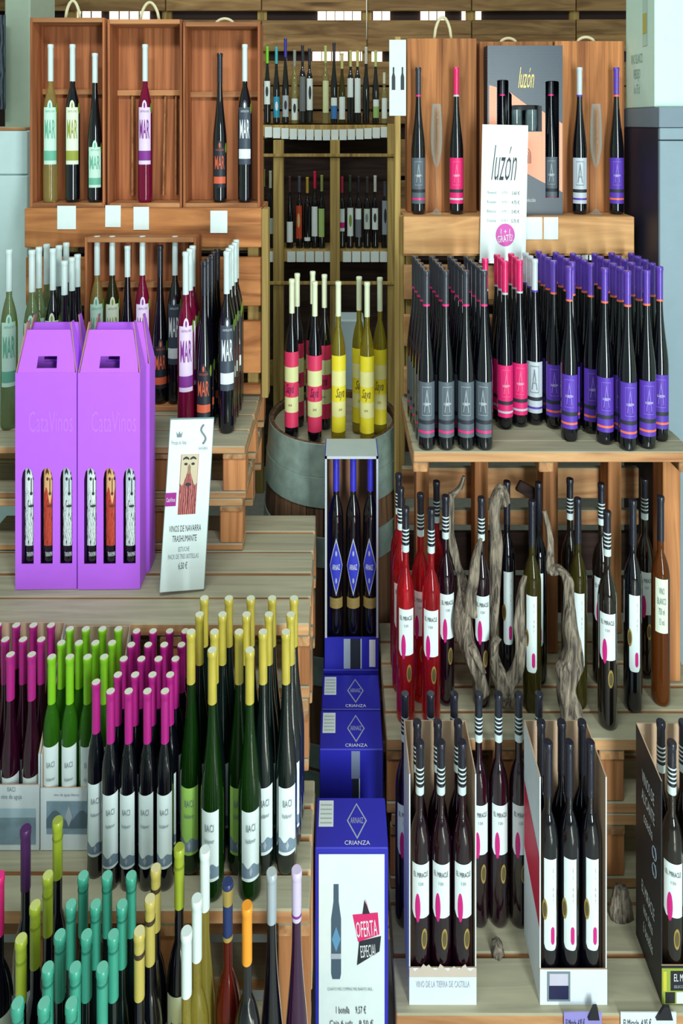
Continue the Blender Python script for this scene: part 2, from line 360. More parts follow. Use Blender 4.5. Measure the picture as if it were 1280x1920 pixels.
mar('mar_smallmint', M_DARKG, M_MINT, I_MINT, M_WHITECAP, 'flute', .775, zl=(.10, .37))
mar('mar_pink', M_PINKG, M_LILAC, I_PURP, M_WHITECAP, 'b'); mar('mar_copper', M_DARKG, M_BLKL, I_ORNG, M_BLACKCAP, 'flute', .775, dark=I_ORNG, zl=(.10, .37))
mar('mar_black', M_DARKG, M_GRYL, I_WHT, M_WHITECAP, 'b', dark=I_WHT)

# ---- slender flutes with framed letter labels
def luz(key, paper, stripe, cap, ring, ink):
    k = BKind(key, .75, .0365, .43, .82, .0128, .78, M_DARKG, .20, [cap], bands=[(.80, .812, ring)])
    hw = .041; li = k.label([(rect(-hw, hw, .075, .385), 0), (rect(-hw*.99, hw*.99, .150, .172), 1), (rect(-hw*.99, hw*.99, .100, .113), 2),
        (rect(-.020, -.0185, .20, .36, 2), 3), (rect(.0185, .020, .20, .36, 2), 3), (rect(-.020, .020, .357, .361), 3), (rect(-.020, .020, .199, .203), 3)], [paper, M_PRINT, stripe, ink])
    k.text('A', .026, .28, .125, ink, li); k.text('LUZÓN', .030, .268, .016, I_WHT, li, off=.0042)
M_LZG = mat('slate_label_paper', (84, 94, 104), .5); M_LZP = mat('hot_pink_paper', (226, 30, 110), .5); M_LZV = mat('violet_paper', (86, 52, 172), .5); M_LZS = mat('silver_paper', (190, 198, 208), .45)
C_GRY = mat('smoke_capsule', (52, 54, 64), .3, coat=.3); C_PNK = mat('pink_capsule', (222, 34, 104), .32, coat=.3); C_VIO = mat('violet_capsule', (92, 60, 170), .32, coat=.3); C_SIL = mat('silver_capsule', (196, 206, 212), .35, coat=.3)
R_PNK = mat('pink_ring', (226, 40, 120), .4); R_ORG = mat('orange_ring', (236, 110, 80), .4)
luz('luz_grey', M_LZG, R_PNK, C_GRY, R_PNK, mat('dim_silver_ink', (142, 152, 160), .5)); luz('luz_pink', M_LZP, M_LZS, C_PNK, M_LZS, mat('pale_pink_ink', (244, 92, 146), .5))
luz('luz_violet', M_LZV, R_ORG, C_VIO, R_ORG, mat('pale_violet_ink', (134, 100, 214), .5)); luz('luz_silver', M_LZS, M_LZV, C_SIL, M_LZV, M_GREYP)

# ---- bottles with black-and-white banded capsules, and plain black ones
I_MAGE = mat('magenta_ink', (206, 30, 126), .5)
def mir(key, glass, seal=True):
    Hh = .867; k = BKind(key, Hh, .0373, .58, .715, .0132, 1.1, glass, .205, [M_BLACKCAP],
        bands=[(.795, .828, M_WHITECAP)]+[(.842+i*.018, .849+i*.018, M_WHITECAP) for i in range(4)])
    hw = .033
    li = k.label([([(u, .33 if u > -.012 else .345+.02*math.cos(u*150), .545) for u, _, _ in rect(-hw, hw, 0, 1, 14)], 0), (ell(-.012, .37, .0095, .058), 1)], [M_WHITE, I_MAGE])
    k.text('EL MIRACLE', .052, .505, .020, M_PRINT, li)
    k.text('120', .016, .47, .012, M_GREYP, li)
    if seal: k.label([(ell(.012, .245, .011, .042), 0), (ell(.012, .245, .008, .030), 1)], [M_GOLD, mat('seal_centre', (96, 84, 52), .4)], 'seal', .0006)
M_ROSE = tinted('bright_rose_glass', (226, 44, 60), .25); M_PLUM = mat('plum_wine_glass', (26, 5, 18), .06, coat=.8, var=.3); M_BROWNG = mat('brown_wine_glass', (22, 15, 12), .06, coat=.8, var=.3)
mir('mir_rose', M_ROSE); mir('mir_plum', M_PLUM); mir('mir_dark', M_BROWNG)
def mirb(key, glass, back=False):
    k = BKind(key, .867, .0370, .60, .73, .0132, 1.1, glass, .215, [M_BLACKCAP]); 
    if back:
        li = k.label([(rect(-.026, .026, .36, .62), 0)], [M_CREAM]); k.text('VINO\nBLANCO\n750 ml\n13 vol', .034, .49, .18, M_GREYP, li); return
    li = k.label([([(u, .20+.02*(1-math.cos(min(1, abs(u)/.022)**4*1.5)), .565) for u, _, _ in rect(-.022, .022, 0, 1)], 0)], [M_WHITE])
    k.label([([(u, .225+.012*abs((u-.008)/.0065)**3, .295-.012*abs((u-.008)/.0065)**3) for u, _, _ in rect(.0015, .0145, 0, 1)], 0)], [I_MAGE], 'blot', .0018, li)
    k.add('lettering', text_mesh('E\nL\n\nA\nR\nT', .004, .14*.867, M_GREYP, k.R+.003, .46*.867, .010), li)
    k.label([(ell(-.020, .36, .0095, .042), 0), (ell(-.020, .36, .0065, .029), 1)], [M_GOLD, mat('seal_centre', (96, 84, 52), .4)], 'seal', .0024)
mirb('mirb_dark', M_DARKG); mirb('mirb_olive', tinted('olive_bottle_glass', (70, 62, 20), .66)); mirb('mirb_amber', tinted('amber_bottle_glass', (118, 62, 22), .66), True)

# ---- blue diamond label bottles (blue cartons)
M_BLUECAP = mat('blue_capsule', (52, 50, 190), .3, coat=.4); M_ARBLUE = mat('diamond_blue', (52, 58, 190), .45)
k = BKind('diamond', .950, .0350, .68, .80, .0132, 1.1, M_DARKG, .175, [M_BLUECAP])
li = k.label([(diamond(0, .475, .034, .140), 0), (diamond(0, .475, .030, .124), 1), (ell(0, .54, .004, .013), 0), (ell(0, .41, .004, .013), 0)], [M_SILVER, M_ARBLUE])
k.text('ARNAIZ', .036, .475, .026, I_WHT, li); k.label([(rect(-.034, .034, .275, .325), 0), (rect(-.033, .033, .29, .31), 1)], [M_GOLD, mat('dull_gold_print', (150, 128, 80), .4)], 'gold_band')
# ---- barrel bottles with striped labels
M_CRCAP = mat('ivory_capsule', (226, 232, 198), .42)
def striped(key, glass, a, b_, ink, word):
    k = BKind(key, .815, .0365, .53, .72, .0130, 1.15, glass, .215, [M_CRCAP]); hw = .0500
    dz = .095; li = k.label([(rect(-hw, hw, .075+dz*i, .075+dz*(i+1), 14), (i % 2)) for i in range(5)], [a, b_]); k.text(word, .048, .075+dz*2.5, .075, ink, li, shear=.4, bold=.012)
    k.text('2018', .018, .075+dz*1.5, .014, ink, li)
striped('stripe_red', M_DARKG, mat('rose_red_paper', (220, 52, 96), .5), mat('pale_lime_paper', (222, 222, 160), .5), mat('crimson_ink', (120, 10, 70), .5), 'Sayá')
striped('stripe_yellow', tinted('straw_wine_glass', (208, 192, 70), .22), mat('yellow_paper', (232, 214, 44), .5), mat('pale_yellow_paper', (230, 224, 150), .5), mat('olive_print', (130, 110, 20), .5), 'Saya')
# ---- bottles in the lilac cartons: engraved bearded faces
def beard(key, skin, hair, ink):
    k = BKind(key, .80, .0330, .70, .82, .0132, 1.1, M_DARKG, .12, [M_BLACKCAP]); hw = .026
    li = k.label([(rect(-hw, hw, .205, .66), 0), ([(u, .445+.05*abs(u)/hw-.03*math.cos(u*240), .66) for u, _, _ in rect(-hw*.9, hw*.9, 0, 1, 16)], 1)], [hair, skin])
    for sg in (-1, 1):
        k.label([([(sg*(.004+.013*t) if sg > 0 else -(.017-.013*t), .560+.015*(1-abs(2*t-1)), .578+.02*(1-abs(2*t-1))) for t in [i/6 for i in range(7)]], 0)], [ink], 'eyebrow', .0020, li)
        k.label([(ell(sg*.0095, .542, .0045, .009), 0)], [ink], 'eye', .0020, li)
    k.label([(rect(-.0018, .0018, .47, .545, 3), 0), (ell(0, .468, .005, .009), 0)], [ink], 'nose', .0020, li)
    k.label([(ell(0, .405, .010, .006), 0)], [ink], 'mouth', .0024, li)
    k.text('TRASHUMANTE', .036, .165, .022, I_WHT, 0)
M_HAIRW = streaks('white_strands', (30, 34, 44), (226, 238, 236), 60, e0=.08, e1=.34); M_HAIRR = streaks('red_strands', (120, 28, 22), (206, 72, 48), 60, e0=.1, e1=.5)
beard('beard_white', mat('pale_face_paper', (222, 232, 228), .6), M_HAIRW, M_PRINT); beard('beard_red', mat('tan_face_paper', (222, 176, 120), .6), M_HAIRR, mat('umber_print', (96, 44, 34), .6))
beard('beard_grey', mat('grey_face_paper', (196, 210, 214), .6), M_HAIRW, M_PRINT)
# ---- generic
CL = {}
def cm(c, r=.4): 
    k = 'tone_%02x%02x%02x_%d' % (c+(int(r*10),)); return mat(k, c, r)
def gen(key, Hh, R, style, glass, cap, cap_len, lab=None, lz=(.2, .5), art=None, rings=(), word=None, top=None):
    if style == 'flute': k = BKind(key, Hh, R, .40, .82, .0126, .8, glass, cap_len, [cap, top or cap], rings)
    elif style == 'burg': k = BKind(key, Hh, R, .44, .78, .0126, .85, glass, cap_len, [cap, top or cap], rings)
    else: k = BKind(key, Hh, R, .56, .71, .0126, 1.1, glass, cap_len, [cap, top or cap], rings)
    if lab:
        hw = R*1.05; sh = [(rect(-hw, hw, lz[0], lz[1]), 0)]; ms = [lab]
        if art:
            kind, c = art; ms.append(c); dz = lz[1]-lz[0]
            if kind == 'band': sh.append((rect(-hw*.99, hw*.99, lz[0]+dz*.15, lz[0]+dz*.4), 1))
            if kind == 'dot': sh.append((ell(0, lz[0]+dz*.55, R*.42, dz*.22), 1))
            if kind == 'half': sh.append((rect(-hw*.99, hw*.99, lz[0], lz[0]+dz*.62), 1))
        li = k.label(sh, ms)
        if word: k.text(word, hw*1.3, lz[0]+(lz[1]-lz[0])*.7, (lz[1]-lz[0])*.13, M_PRINT if art is None or art[0] != 'inv' else I_WHT, li)
    return k

# ================================================================== the room
fl = obj('floor', MB().box(-4, 4, -3, 7.2, -.1, 0).mesh('floor', mat('floor_concrete', (150, 152, 146), .6, var=.2))); tag(fl, 'grey concrete shop floor', None, None, 'structure')
SB = 5.35; YB = SB*K
M_WALLC = mat('pale_green_plaster', (176, 192, 172), .8)
wb = obj('wall_back', MB().box(-3.6, 3.6, YB+.10, YB+.2, 0, H+2.6).mesh('wall_back', mat('dark_brown_wall', (52, 36, 34), .9))); tag(wb, 'dark wall behind the wooden slats', None, None, 'structure')
wl = obj('wall_left', MB().box(-3.7, -3.6, -3, YB+.2, 0, H+2.6).mesh('wall_left', M_WALLC)); tag(wl, 'pale green plaster wall', None, None, 'structure')
wr = obj('wall_right', MB().box(3.6, 3.7, -3, YB+.2, 0, H+2.6).mesh('wall_right', M_WALLC)); tag(wr, 'pale plaster wall on the cabinet side', None, None, 'structure')
pc = obj('wall_side', MB().box(X(8, 3.6), X(56, 3.6), 3.6*K, 3.6*K+.4, 0, H+2.6, ch=.01).mesh('wall_side', M_WALLC)); tag(pc, 'pale green wall end beside the crates', None, None, 'structure')
# slatted wall: boards as pieces of the back wall, with bright window strips between
rows = [(-60, 20), (38, 66), (67, 96), (116, 160), (164, 205), (210, 232), (262, 330), (340, 410), (420, 470), (500, 580), (590, 690)]
seams = [-60, 130, 310, 490, 688, 884, 1080, 1290]
for r, (a, b) in enumerate(rows):
    for i in range(len(seams)-1):
        if i < 2 and b > 110: continue
        board('plank', wb, X(seams[i]+1, SB), X(seams[i+1]-1, SB), YB, YB+.05, zp(b, SB), zp(a, SB)+random.uniform(0, .012), W_WALL)
for px in seams[1:-1]:
    board('batten', wb, X(px-9, SB), X(px+9, SB), YB+.05, YB+.098, zp(700, SB), zp(-60, SB), W_POST)
M_SKYGLASS = emissive('daylit_pane', (255, 240, 214), 2.6)
wn = 0
for (y0, y1), spans in (((21, 37), [(595, 677), (700, 732), (790, 836), (868, 905), (130, 184), (200, 276)]), ((97, 115), [(585, 620), (622, 652), (655, 717)])):
    for a, b in spans:
        wn += 1
        p = obj(f'window_{wn}', MB().box(X(a, SB), X(b, SB), YB+.080, YB+.088, zp(y1+3, SB), zp(y0-3, SB)).mesh('window', M_SKYGLASS)); tag(p, 'narrow daylit window strip between wall boards', None, None, 'structure')
        n = max(1, round((b-a)/18))
        for i in range(1, n):
            px = a+(b-a)*i/n; board('window_bar', p, X(px, SB)-.004, X(px, SB)+.004, YB+.062, YB+.079, zp(y1+3, SB), zp(y0-3, SB), W_DARK, ch=.001)
tag(obj('hanging_cable', MB().tube([(X(687, 4.6), 4.6*K, zp(y, 4.6)) for y in (-200, -60, 20, 74)], .005, 6).mesh('cable', mat('cable_white', (226, 220, 200), .5), True)), 'thin pale cable hanging down from the ceiling', 'cable')

# ---- far shelving
SS = 4.9; YS = SS*K
sh = thing('shelving_unit', 'tall wooden wall shelf full of wine bottles behind the barrel', 'shelf', (X(620, SS), YS, 0))
og = (X(620, SS), YS, 0)
for a, b in ((514, 533), (619, 637), (725, 741), (482, 496)): board('post', sh, X(a, SS), X(b, SS), YS-.10, YS-.03, 0, zp(262 if a != 725 else 232, SS), W_POST, og)
for n_, y0 in (('shelf_board', 234), ('shelf_board', 468), ('shelf_board', 700)):
    board(n_, sh, X(478, SS), X(742, SS), YS-.02, YS+.36, zp(y0+22, SS), zp(y0, SS), W_POST, og)
for y0 in (287, 522): board('rail', sh, X(478, SS), X(742, SS), YS-.125, YS-.102, zp(y0+6, SS), zp(y0, SS), W_POST, og)
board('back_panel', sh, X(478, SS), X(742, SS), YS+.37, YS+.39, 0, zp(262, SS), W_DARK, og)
for n_, y0, cnt, a, b in (('upper', 235, 15, 496, 728), ('lower', 468, 14, 486, 728)):
    st = thing('price_strip', f'{"upper" if n_ == "upper" else "lower"} row of white price cards along the far shelf edge', 'price cards', (X(620, SS), YS-.03, zp(y0, SS)))
    for i in range(cnt):
        px = a+(b-a)*(i+.5)/cnt
        if n_ == 'lower' and (512 < px < 536 or 617 < px < 640): continue
        t = (px-612)/116; dy = 6*(1-t*t) if n_ == 'upper' else 0
        wd = (b-a)/cnt*.44
        obj('price_card', boxmesh(2*wd*SS/1000, .004, 20*SS/1000, M_WHITE, .001), st, (X(px, SS)-X(620, SS), -.002-.001*(i % 2), -(dy+12)*SS/1000))
def shelf_row(base, items, shelfname, s=4.97):
    for i, (px, top, cap, glass, lab, lz, art, style, desc) in enumerate(items):
        key = f'far{shelfname}{i}'
        gen(key, (base-top)*s/1000, (.0315 if style != 'small' else .028), 'bord' if style == 'small' else style, glass, cap, .22, lab, lz, art)
        bottle(key, px, s, hp(base, s), desc, 'bottles on the far shelf', name='wine_bottle')
cc = lambda *c: cm(c)
W_ = M_WHITE; D_ = M_DARKG; PALEG = tinted('pale_clear_glass', (196, 190, 130), .4); OLV = tinted('olive_far_glass', (92, 84, 30), .6)
shelf_row(232, [
 (501, 87, cc(120, 210, 40), D_, W_, (.25, .55), ('dot', M_PRINT), 'burg', 'lime-capped dark bottle at the end of the top far shelf'),
 (518, 88, cc(60, 180, 190), D_, cc(40, 150, 190), (.08, .35), ('dot', I_WHT), 'burg', 'turquoise-capped bottle with bright blue label on top far shelf'),
 (535, 72, cc(50, 50, 170), D_, cc(180, 190, 200), (.08, .33), ('dot', M_PRINT), 'flute', 'tall bottle with royal blue neck on the top far shelf'),
 (552, 94, cc(150, 156, 150), PALEG, W_, (.05, .34), ('dot', M_PRINT), 'bord', 'pale clear bottle with black-dotted white label on top far shelf'),
 (567, 85, cc(40, 44, 60), D_, cc(110, 116, 120), (.16, .6), None, 'bord', 'dark bottle with grey label on the top far shelf'),
 (580, 91, cc(44, 48, 60), D_, W_, (.18, .6), ('dot', M_PRINT), 'bord', 'dark bottle with tall white label and black spot, top far shelf'),
 (610, 86, cc(190, 200, 120), PALEG, cc(214, 220, 170), (.14, .55), None, 'bord', 'straw-coloured bottle with pale label, middle of top far shelf'),
 (626, 80, cc(40, 40, 60), D_, W_, (.06, .32), ('half', cc(60, 120, 190)), 'burg', 'dark bottle with white label and blue picture on top far shelf'),
 (641, 100, cc(200, 200, 130), OLV, W_, (.06, .38), None, 'burg', 'olive glass bottle with low white label on top far shelf'),
 (657, 95, cc(200, 196, 120), D_, W_, (.36, .62), None, 'bord', 'dark bottle with high square white label on top far shelf'),
 (670, 95, cc(200, 196, 120), D_, W_, (.15, .62), None, 'bord', 'dark bottle with long narrow white label on top far shelf'),
 (686, 88, cc(210, 206, 196), D_, None, (.2, .4), None, 'burg', 'unlabelled black bottle with pale cap on top far shelf'),
 (704, 95, cc(180, 200, 120), D_, W_, (.08, .33), ('half', cc(150, 190, 110)), 'burg', 'dark bottle with green and white label on top far shelf'),
 (720, 136, cc(214, 220, 190), PALEG, W_, (.1, .5), None, 'small', 'small clear bottle at the end of the top far shelf')], 'top')
shelf_row(467, [
 (494, 317, cc(170, 160, 60), D_, W_, (.3, .5), None, 'bord', 'gold-capped bottle at the end of the second far shelf'),
 (507, 320, cc(200, 200, 180), D_, cc(170, 190, 180), (.2, .4), None, 'bord', 'bottle with pale grey label beside the shelf post'),
 (543, 330, cc(70, 40, 40), D_, W_, (.1, .38), None, 'burg', 'brown-capped bottle with low white label on second far shelf'),
 (561, 330, cc(80, 84, 100), D_, cc(190, 70, 40), (.15, .6), ('dot', cc(210, 180, 120)), 'bord', 'bottle with red bearded-face label on second far shelf'),
 (576, 332, cc(190, 160, 60), D_, W_, (.12, .17), None, 'bord', 'gold-capped bottle with thin white band on second far shelf'),
 (590, 321, cc(210, 30, 70), D_, W_, (.17, .55), None, 'bord', 'red-capped bottle with white label on second far shelf'),
 (603, 328, cc(150, 160, 90), D_, cc(170, 200, 120), (.17, .55), None, 'bord', 'bottle with pale green label left of the middle post'),
 (641, 331, cc(190, 40, 80), D_, W_, (.25, .56), ('band', I_MAGE), 'bord', 'bottle with magenta lettering right of the middle post'),
 (656, 328, cc(50, 70, 50), D_, W_, (.18, .56), ('dot', cc(120, 150, 50)), 'bord', 'bottle with green leaf label on second far shelf'),
 (672, 330, cc(50, 40, 50), D_, W_, (.17, .56), ('half', cc(110, 120, 130)), 'bord', 'bottle with grey picture label on second far shelf'),
 (688, 331, cc(60, 60, 60), D_, cc(200, 214, 204), (.28, .56), ('dot', M_GREYP), 'bord', 'bottle with short patterned label on second far shelf'),
 (703, 329, cc(216, 220, 214), D_, W_, (.27, .56), ('dot', M_PRINT), 'bord', 'white-capped bottle with dark spot label on second far shelf'),
 (721, 340, cc(70, 74, 90), D_, cc(150, 160, 176), (.22, .72), ('dot', M_PRINT), 'bord', 'bottle with tall blue-grey label at second far shelf end')], 'mid')

# ================================================================== pallets
def pallet(name, label, x0, x1, s0, s1, h, hgt, n=6, nb=4, gap=.014, thick=.045, topm=None, blockpx=None, front=True):
    y0, y1 = s0*K, s1*K; og = ((x0+x1)/2, (y0+y1)/2, Zh(h)-hgt)
    e = thing(name, label, 'pallet', og)
    wdt = (y1-y0)/n; zt = Zh(h)
    for i in range(n):
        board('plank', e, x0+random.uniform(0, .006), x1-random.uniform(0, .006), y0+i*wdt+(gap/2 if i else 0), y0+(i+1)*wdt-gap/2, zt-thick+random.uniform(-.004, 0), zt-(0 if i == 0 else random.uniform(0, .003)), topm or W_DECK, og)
    bx = [(x0+.0+(x1-x0-.10)*i/(nb-1), x0+.10+(x1-x0-.10)*i/(nb-1)) for i in range(nb)] if blockpx is None else blockpx
    for a, b in bx:
        board('stringer', e, a, b, y0+.004, y1-.004, zt-2*thick, zt-thick-.005, W_DECKY, og)
        for yy in (y0+.01, (y0+y1)/2-.04, y1-.09): board('block', e, a, b, yy, yy+.08, zt-hgt+thick, zt-2*thick-.001, W_BLOCK, og)
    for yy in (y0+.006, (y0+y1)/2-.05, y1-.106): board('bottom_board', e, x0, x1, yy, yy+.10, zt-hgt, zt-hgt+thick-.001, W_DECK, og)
    return e
FLOOR = 3.35
# right-hand display
pallet('wooden_pallet', 'lowest pallet under the three open cartons', X(742, 1.83), 1.55, 1.83, 2.62, 3.06, FLOOR-3.06, n=6)
pallet('wooden_pallet', 'lower pallet of the stack carrying the vine roots', .195, 1.55, 2.125, 2.62, 2.755, .303, n=5)
pallet('wooden_pallet', 'upper pallet holding the vine roots and rosé bottles', .180, 1.55, 2.12, 2.62, 2.449, .304, n=5)
# table of posts and planks carrying the slender flutes
tb = thing('plank_table', 'rough plank table carrying dark flute bottles with coloured capsules', 'table', (X(1000, 2.4), 2.4*K, Zh(2.449)))
og = (X(1000, 2.4), 2.4*K, Zh(2.449)); x0, x1 = X(775, 2.23), 1.475
for i in range(10):
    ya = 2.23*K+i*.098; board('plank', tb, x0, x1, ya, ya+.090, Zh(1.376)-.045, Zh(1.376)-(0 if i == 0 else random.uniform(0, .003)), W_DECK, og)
for a, b, s in ((780, 804, 2.46), (1018, 1046, 2.46), (1243, 1276, 2.335), (890, 915, 2.555), (1140, 1165, 2.555)): board('post', tb, X(a, s), X(b, s), s*K, s*K+.10, Zh(2.449)+.001, Zh(1.376)-.092, W_BLOCK, og)
for a in (x0, (x0+x1)/2-.06, x1-.06): board('stringer', tb, a, a+.06, 2.235*K, 2.98*K, Zh(1.376)-.090, Zh(1.376)-.046, W_DECKY, og)
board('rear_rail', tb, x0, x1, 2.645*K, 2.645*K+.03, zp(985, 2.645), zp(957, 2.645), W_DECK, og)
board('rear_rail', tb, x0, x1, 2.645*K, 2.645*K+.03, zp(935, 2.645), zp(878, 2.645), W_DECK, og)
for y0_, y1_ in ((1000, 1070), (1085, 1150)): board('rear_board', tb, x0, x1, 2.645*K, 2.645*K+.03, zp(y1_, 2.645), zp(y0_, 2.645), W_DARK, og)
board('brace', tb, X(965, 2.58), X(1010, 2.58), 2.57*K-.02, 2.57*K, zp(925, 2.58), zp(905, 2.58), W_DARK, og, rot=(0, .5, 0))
# upright pallet ledge on the right
def upright(label, x0, x1, s, boards, hl, depth, m, posts, hbase):
    y = s*K; og = ((x0+x1)/2, y, Zh(hbase)); e = thing('upright_pallet', label, 'pallet', og)
    for a, b in boards: board('slat', e, x0, x1, y, y+.035, zp(b, s), zp(a, s), m, og)
    for a, b in posts: board('stringer', e, X(a, s), X(b, s), y+.036, y+depth, Zh(hbase)+.001, Zh(hl)-.041, W_POST, og)
    board('ledge_plank', e, x0, x1, y+.002, y+depth/2-.004, Zh(hl)-.040, Zh(hl), m, og); board('ledge_plank', e, x0, x1, y+depth/2+.004, y+depth, Zh(hl)-.040, Zh(hl), m, og)
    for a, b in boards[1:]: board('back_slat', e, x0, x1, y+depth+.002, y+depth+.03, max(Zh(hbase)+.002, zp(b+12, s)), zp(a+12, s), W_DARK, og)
    return e
upright('upright pallet behind the flute bottles, its ledge holding champagne glasses', X(757, 2.66), X(1187, 2.66), 2.66, [(423, 480), (498, 562), (592, 650), (690, 740)], .467, .30, W_FACER, [(762, 786), (965, 990), (1160, 1184)], 1.376)
# its front fascia is a separate, thicker board
fb = obj('ledge_fascia', boxmesh(X(1188, 2.65)-X(756, 2.65), .012, .186, W_FACER), None, ((X(1188, 2.65)+X(756, 2.65))/2, 2.655*K-.007, Zh(.467)-.093)); tag(fb, 'broad pale board fixed along the front of the glasses ledge', 'board')

# left-hand display
pallet('wooden_pallet', 'low pallet under the teal-capped bottles', -1.05, -.10, 1.05, 1.62, 2.93, FLOOR-2.93, n=6)
pallet('wooden_pallet', 'pallet holding the gold-capped and magenta-capped bottles', -1.35, -.098, 1.650, 1.985, 2.435, .46, n=4, nb=4)
pallet('wooden_pallet', 'pallet under the lilac gift cartons', -1.60, X(580, 1.99), 1.99, 2.55, 1.87, .285, n=5, nb=4)
pallet('wooden_pallet', 'lower of two pallets stacked behind the gold-capped bottles', -1.60, X(578, 1.99), 1.995, 2.55, 2.157, .277, n=5, nb=4)
pallet('wooden_pallet', 'lower pallet of the stack behind the leaning price board', -1.72, -.432, 2.325, 2.95, 1.640, .229, n=5, nb=5, thick=.03)
pallet('wooden_pallet', 'top pallet holding the bottles lettered MAR', -1.72, -.418, 2.32, 2.95, 1.408, .231, n=5, nb=5, thick=.03)
upright('upright pallet carrying the three open wooden crates', X(48, 2.74), X(490, 2.74), 2.74, [(405, 462), (483, 574), (603, 700), (722, 740)], .438, .30, W_FACE, [(50, 70), (260, 285), (462, 488)], 1.408)
fb = obj('ledge_fascia', boxmesh(X(490, 2.73)-X(47, 2.73), .012, .20, W_FACE), None, ((X(490, 2.73)+X(47, 2.73))/2, 2.735*K-.007, Zh(.438)-.10)); tag(fb, 'broad orange-grained board along the front of the crate ledge', 'board')
tag(obj('timber_post', boxmesh(.034, .09, zp(392, 2.72)-Zh(1.408), W_POST), None, (X(496, 2.72), 2.76*K, (zp(392, 2.72)+Zh(1.408))/2)), 'thin yellowish timber post at the end of the crate ledge', 'post')
for i, (a, b, s, yt, lb) in enumerate(((739, 750, 2.70+.02, 70, 'narrow timber post beside the white bottle leaflet'), (748, 760, 2.68, 405, 'narrow timber post at the end of the glasses ledge'))):
    tag(obj('timber_post', boxmesh(X(b, s)-X(a, s), .06, zp(yt, s), W_POST), None, (X((a+b)/2, s), s*K+(0 if i == 0 else .05), zp(yt, s)/2)), lb, 'post')

# ================================================================== crates on the left ledge
def open_crate(label, px0, px1, py0, py1, s, depth=.13, dividers=(), tilt=0., floor_h=None, rope=None, bar=.37):
    x0, x1 = X(px0, s), X(px1, s); z0 = Zh(floor_h) if floor_h is not None else zp(py1, s); z1 = zp(py0, s); hh = z1-z0; wd = x1-x0
    e = thing('wooden_crate', label, 'crate', ((x0+x1)/2, s*K+depth/2, z0), (tilt, 0, 0)); t = .012; og = (0, 0, 0)
    a, b, d = -wd/2, wd/2, depth/2
    board('side_panel', e, a, a+t, -d, d, 0, hh, W_CRATE, og, .002); board('side_panel', e, b-t, b, -d, d, 0, hh, W_CRATE, og, .002)
    board('bottom_panel', e, a+t, b-t, -d, d, 0, t*2, W_CRATEX, og, .002); board('top_panel', e, a+t, b-t, -d, d, hh-t*2, hh, W_CRATEX, og, .002)
    board('back_panel', e, a+t, b-t, d-t, d, t*2, hh-t*2, W_CRATE, og, .002)
    zb = hh*(1-bar); board('cross_bar', e, a+t, b-t, d-t-.022, d-t-.004, zb-.03, zb, W_CRATEX, og, .002)
    for fx, tl in dividers: board('divider', e, a+wd*fx-.003, a+wd*fx+.003, -d+.088, d-t-.002, t*2+.03, zb-.035, W_CRATEX, og, .001, rot=(0, tl, 0))
    if rope:
        rx0, rx1, rh = rope; pts = []
        for i in range(13):
            u = i/12; pts.append((a+wd*(rx0+(rx1-rx0)*u), -d*.3, hh+rh*math.sin(math.pi*u)**.6-.004))
        obj('rope_handle', MB().tube(pts, .008, 8).mesh('rope_handle', mat('sisal_rope', (206, 196, 160), .85), True), e)
    return e
S_CR = 2.745
open_crate('open wooden crate with two straw and dark bottles, nearest the green wall', 56, 196, 33, 386, S_CR, .15, [(.42, 0)], floor_h=.4379, rope=(.42, .62, .10))
open_crate('middle open wooden crate holding a single rosé bottle', 201, 341, 36, 386, S_CR, .15, [(.26, 0), (.70, .02), (.86, 0)], floor_h=.4379, rope=(.40, .66, .10))
open_crate('open wooden crate with two black-labelled bottles beside the far shelf', 343, 487, 41, 386, S_CR, .15, [(.38, .05), (.70, 0)], floor_h=.4379, rope=(.40, .64, .028))
HB = .4379-.025; SBt = S_CR+.036
for key, px, tx in (('mar_mint', 95, 'straw-coloured bottle with mint MAR label standing in a ledge crate'), ('mar_cream', 136, 'white-capped dark bottle with cream MAR label standing in a ledge crate'), ('mar_smallmint', 178, 'flute bottle with low mint label standing in a ledge crate'),
        ('mar_pink', 272, 'rosé bottle with lilac MAR label alone in the middle ledge crate'), ('mar_copper', 412, 'black-capped flute with copper MAR letters in a ledge crate'), ('mar_black', 459, 'white-capped bottle with black MAR label in a ledge crate')):
    bottle(key, px, SBt, HB, tx, 'bottles in the ledge crates', rot=random.uniform(-.1, .1))
# price cards on the left board
for i, (a, b, y0, y1) in enumerate(((107, 142, 386, 430), (197, 226, 385, 426), (250, 279, 388, 431), (394, 426, 395, 437))):
    tag(obj('price_card', boxmesh(X(b, 2.72)-X(a, 2.72), .003, (y1-y0)*2.72/1000, M_WHITE, .0005), None, (X((a+b)/2, 2.72), 2.735*K-.0165, zp((y0+y1)/2, 2.72)), (0, random.uniform(-.02, .02), 0)), f'white price card on the orange board, {ORD[i+1]} from left', 'price card', 'price cards on the crate ledge board')

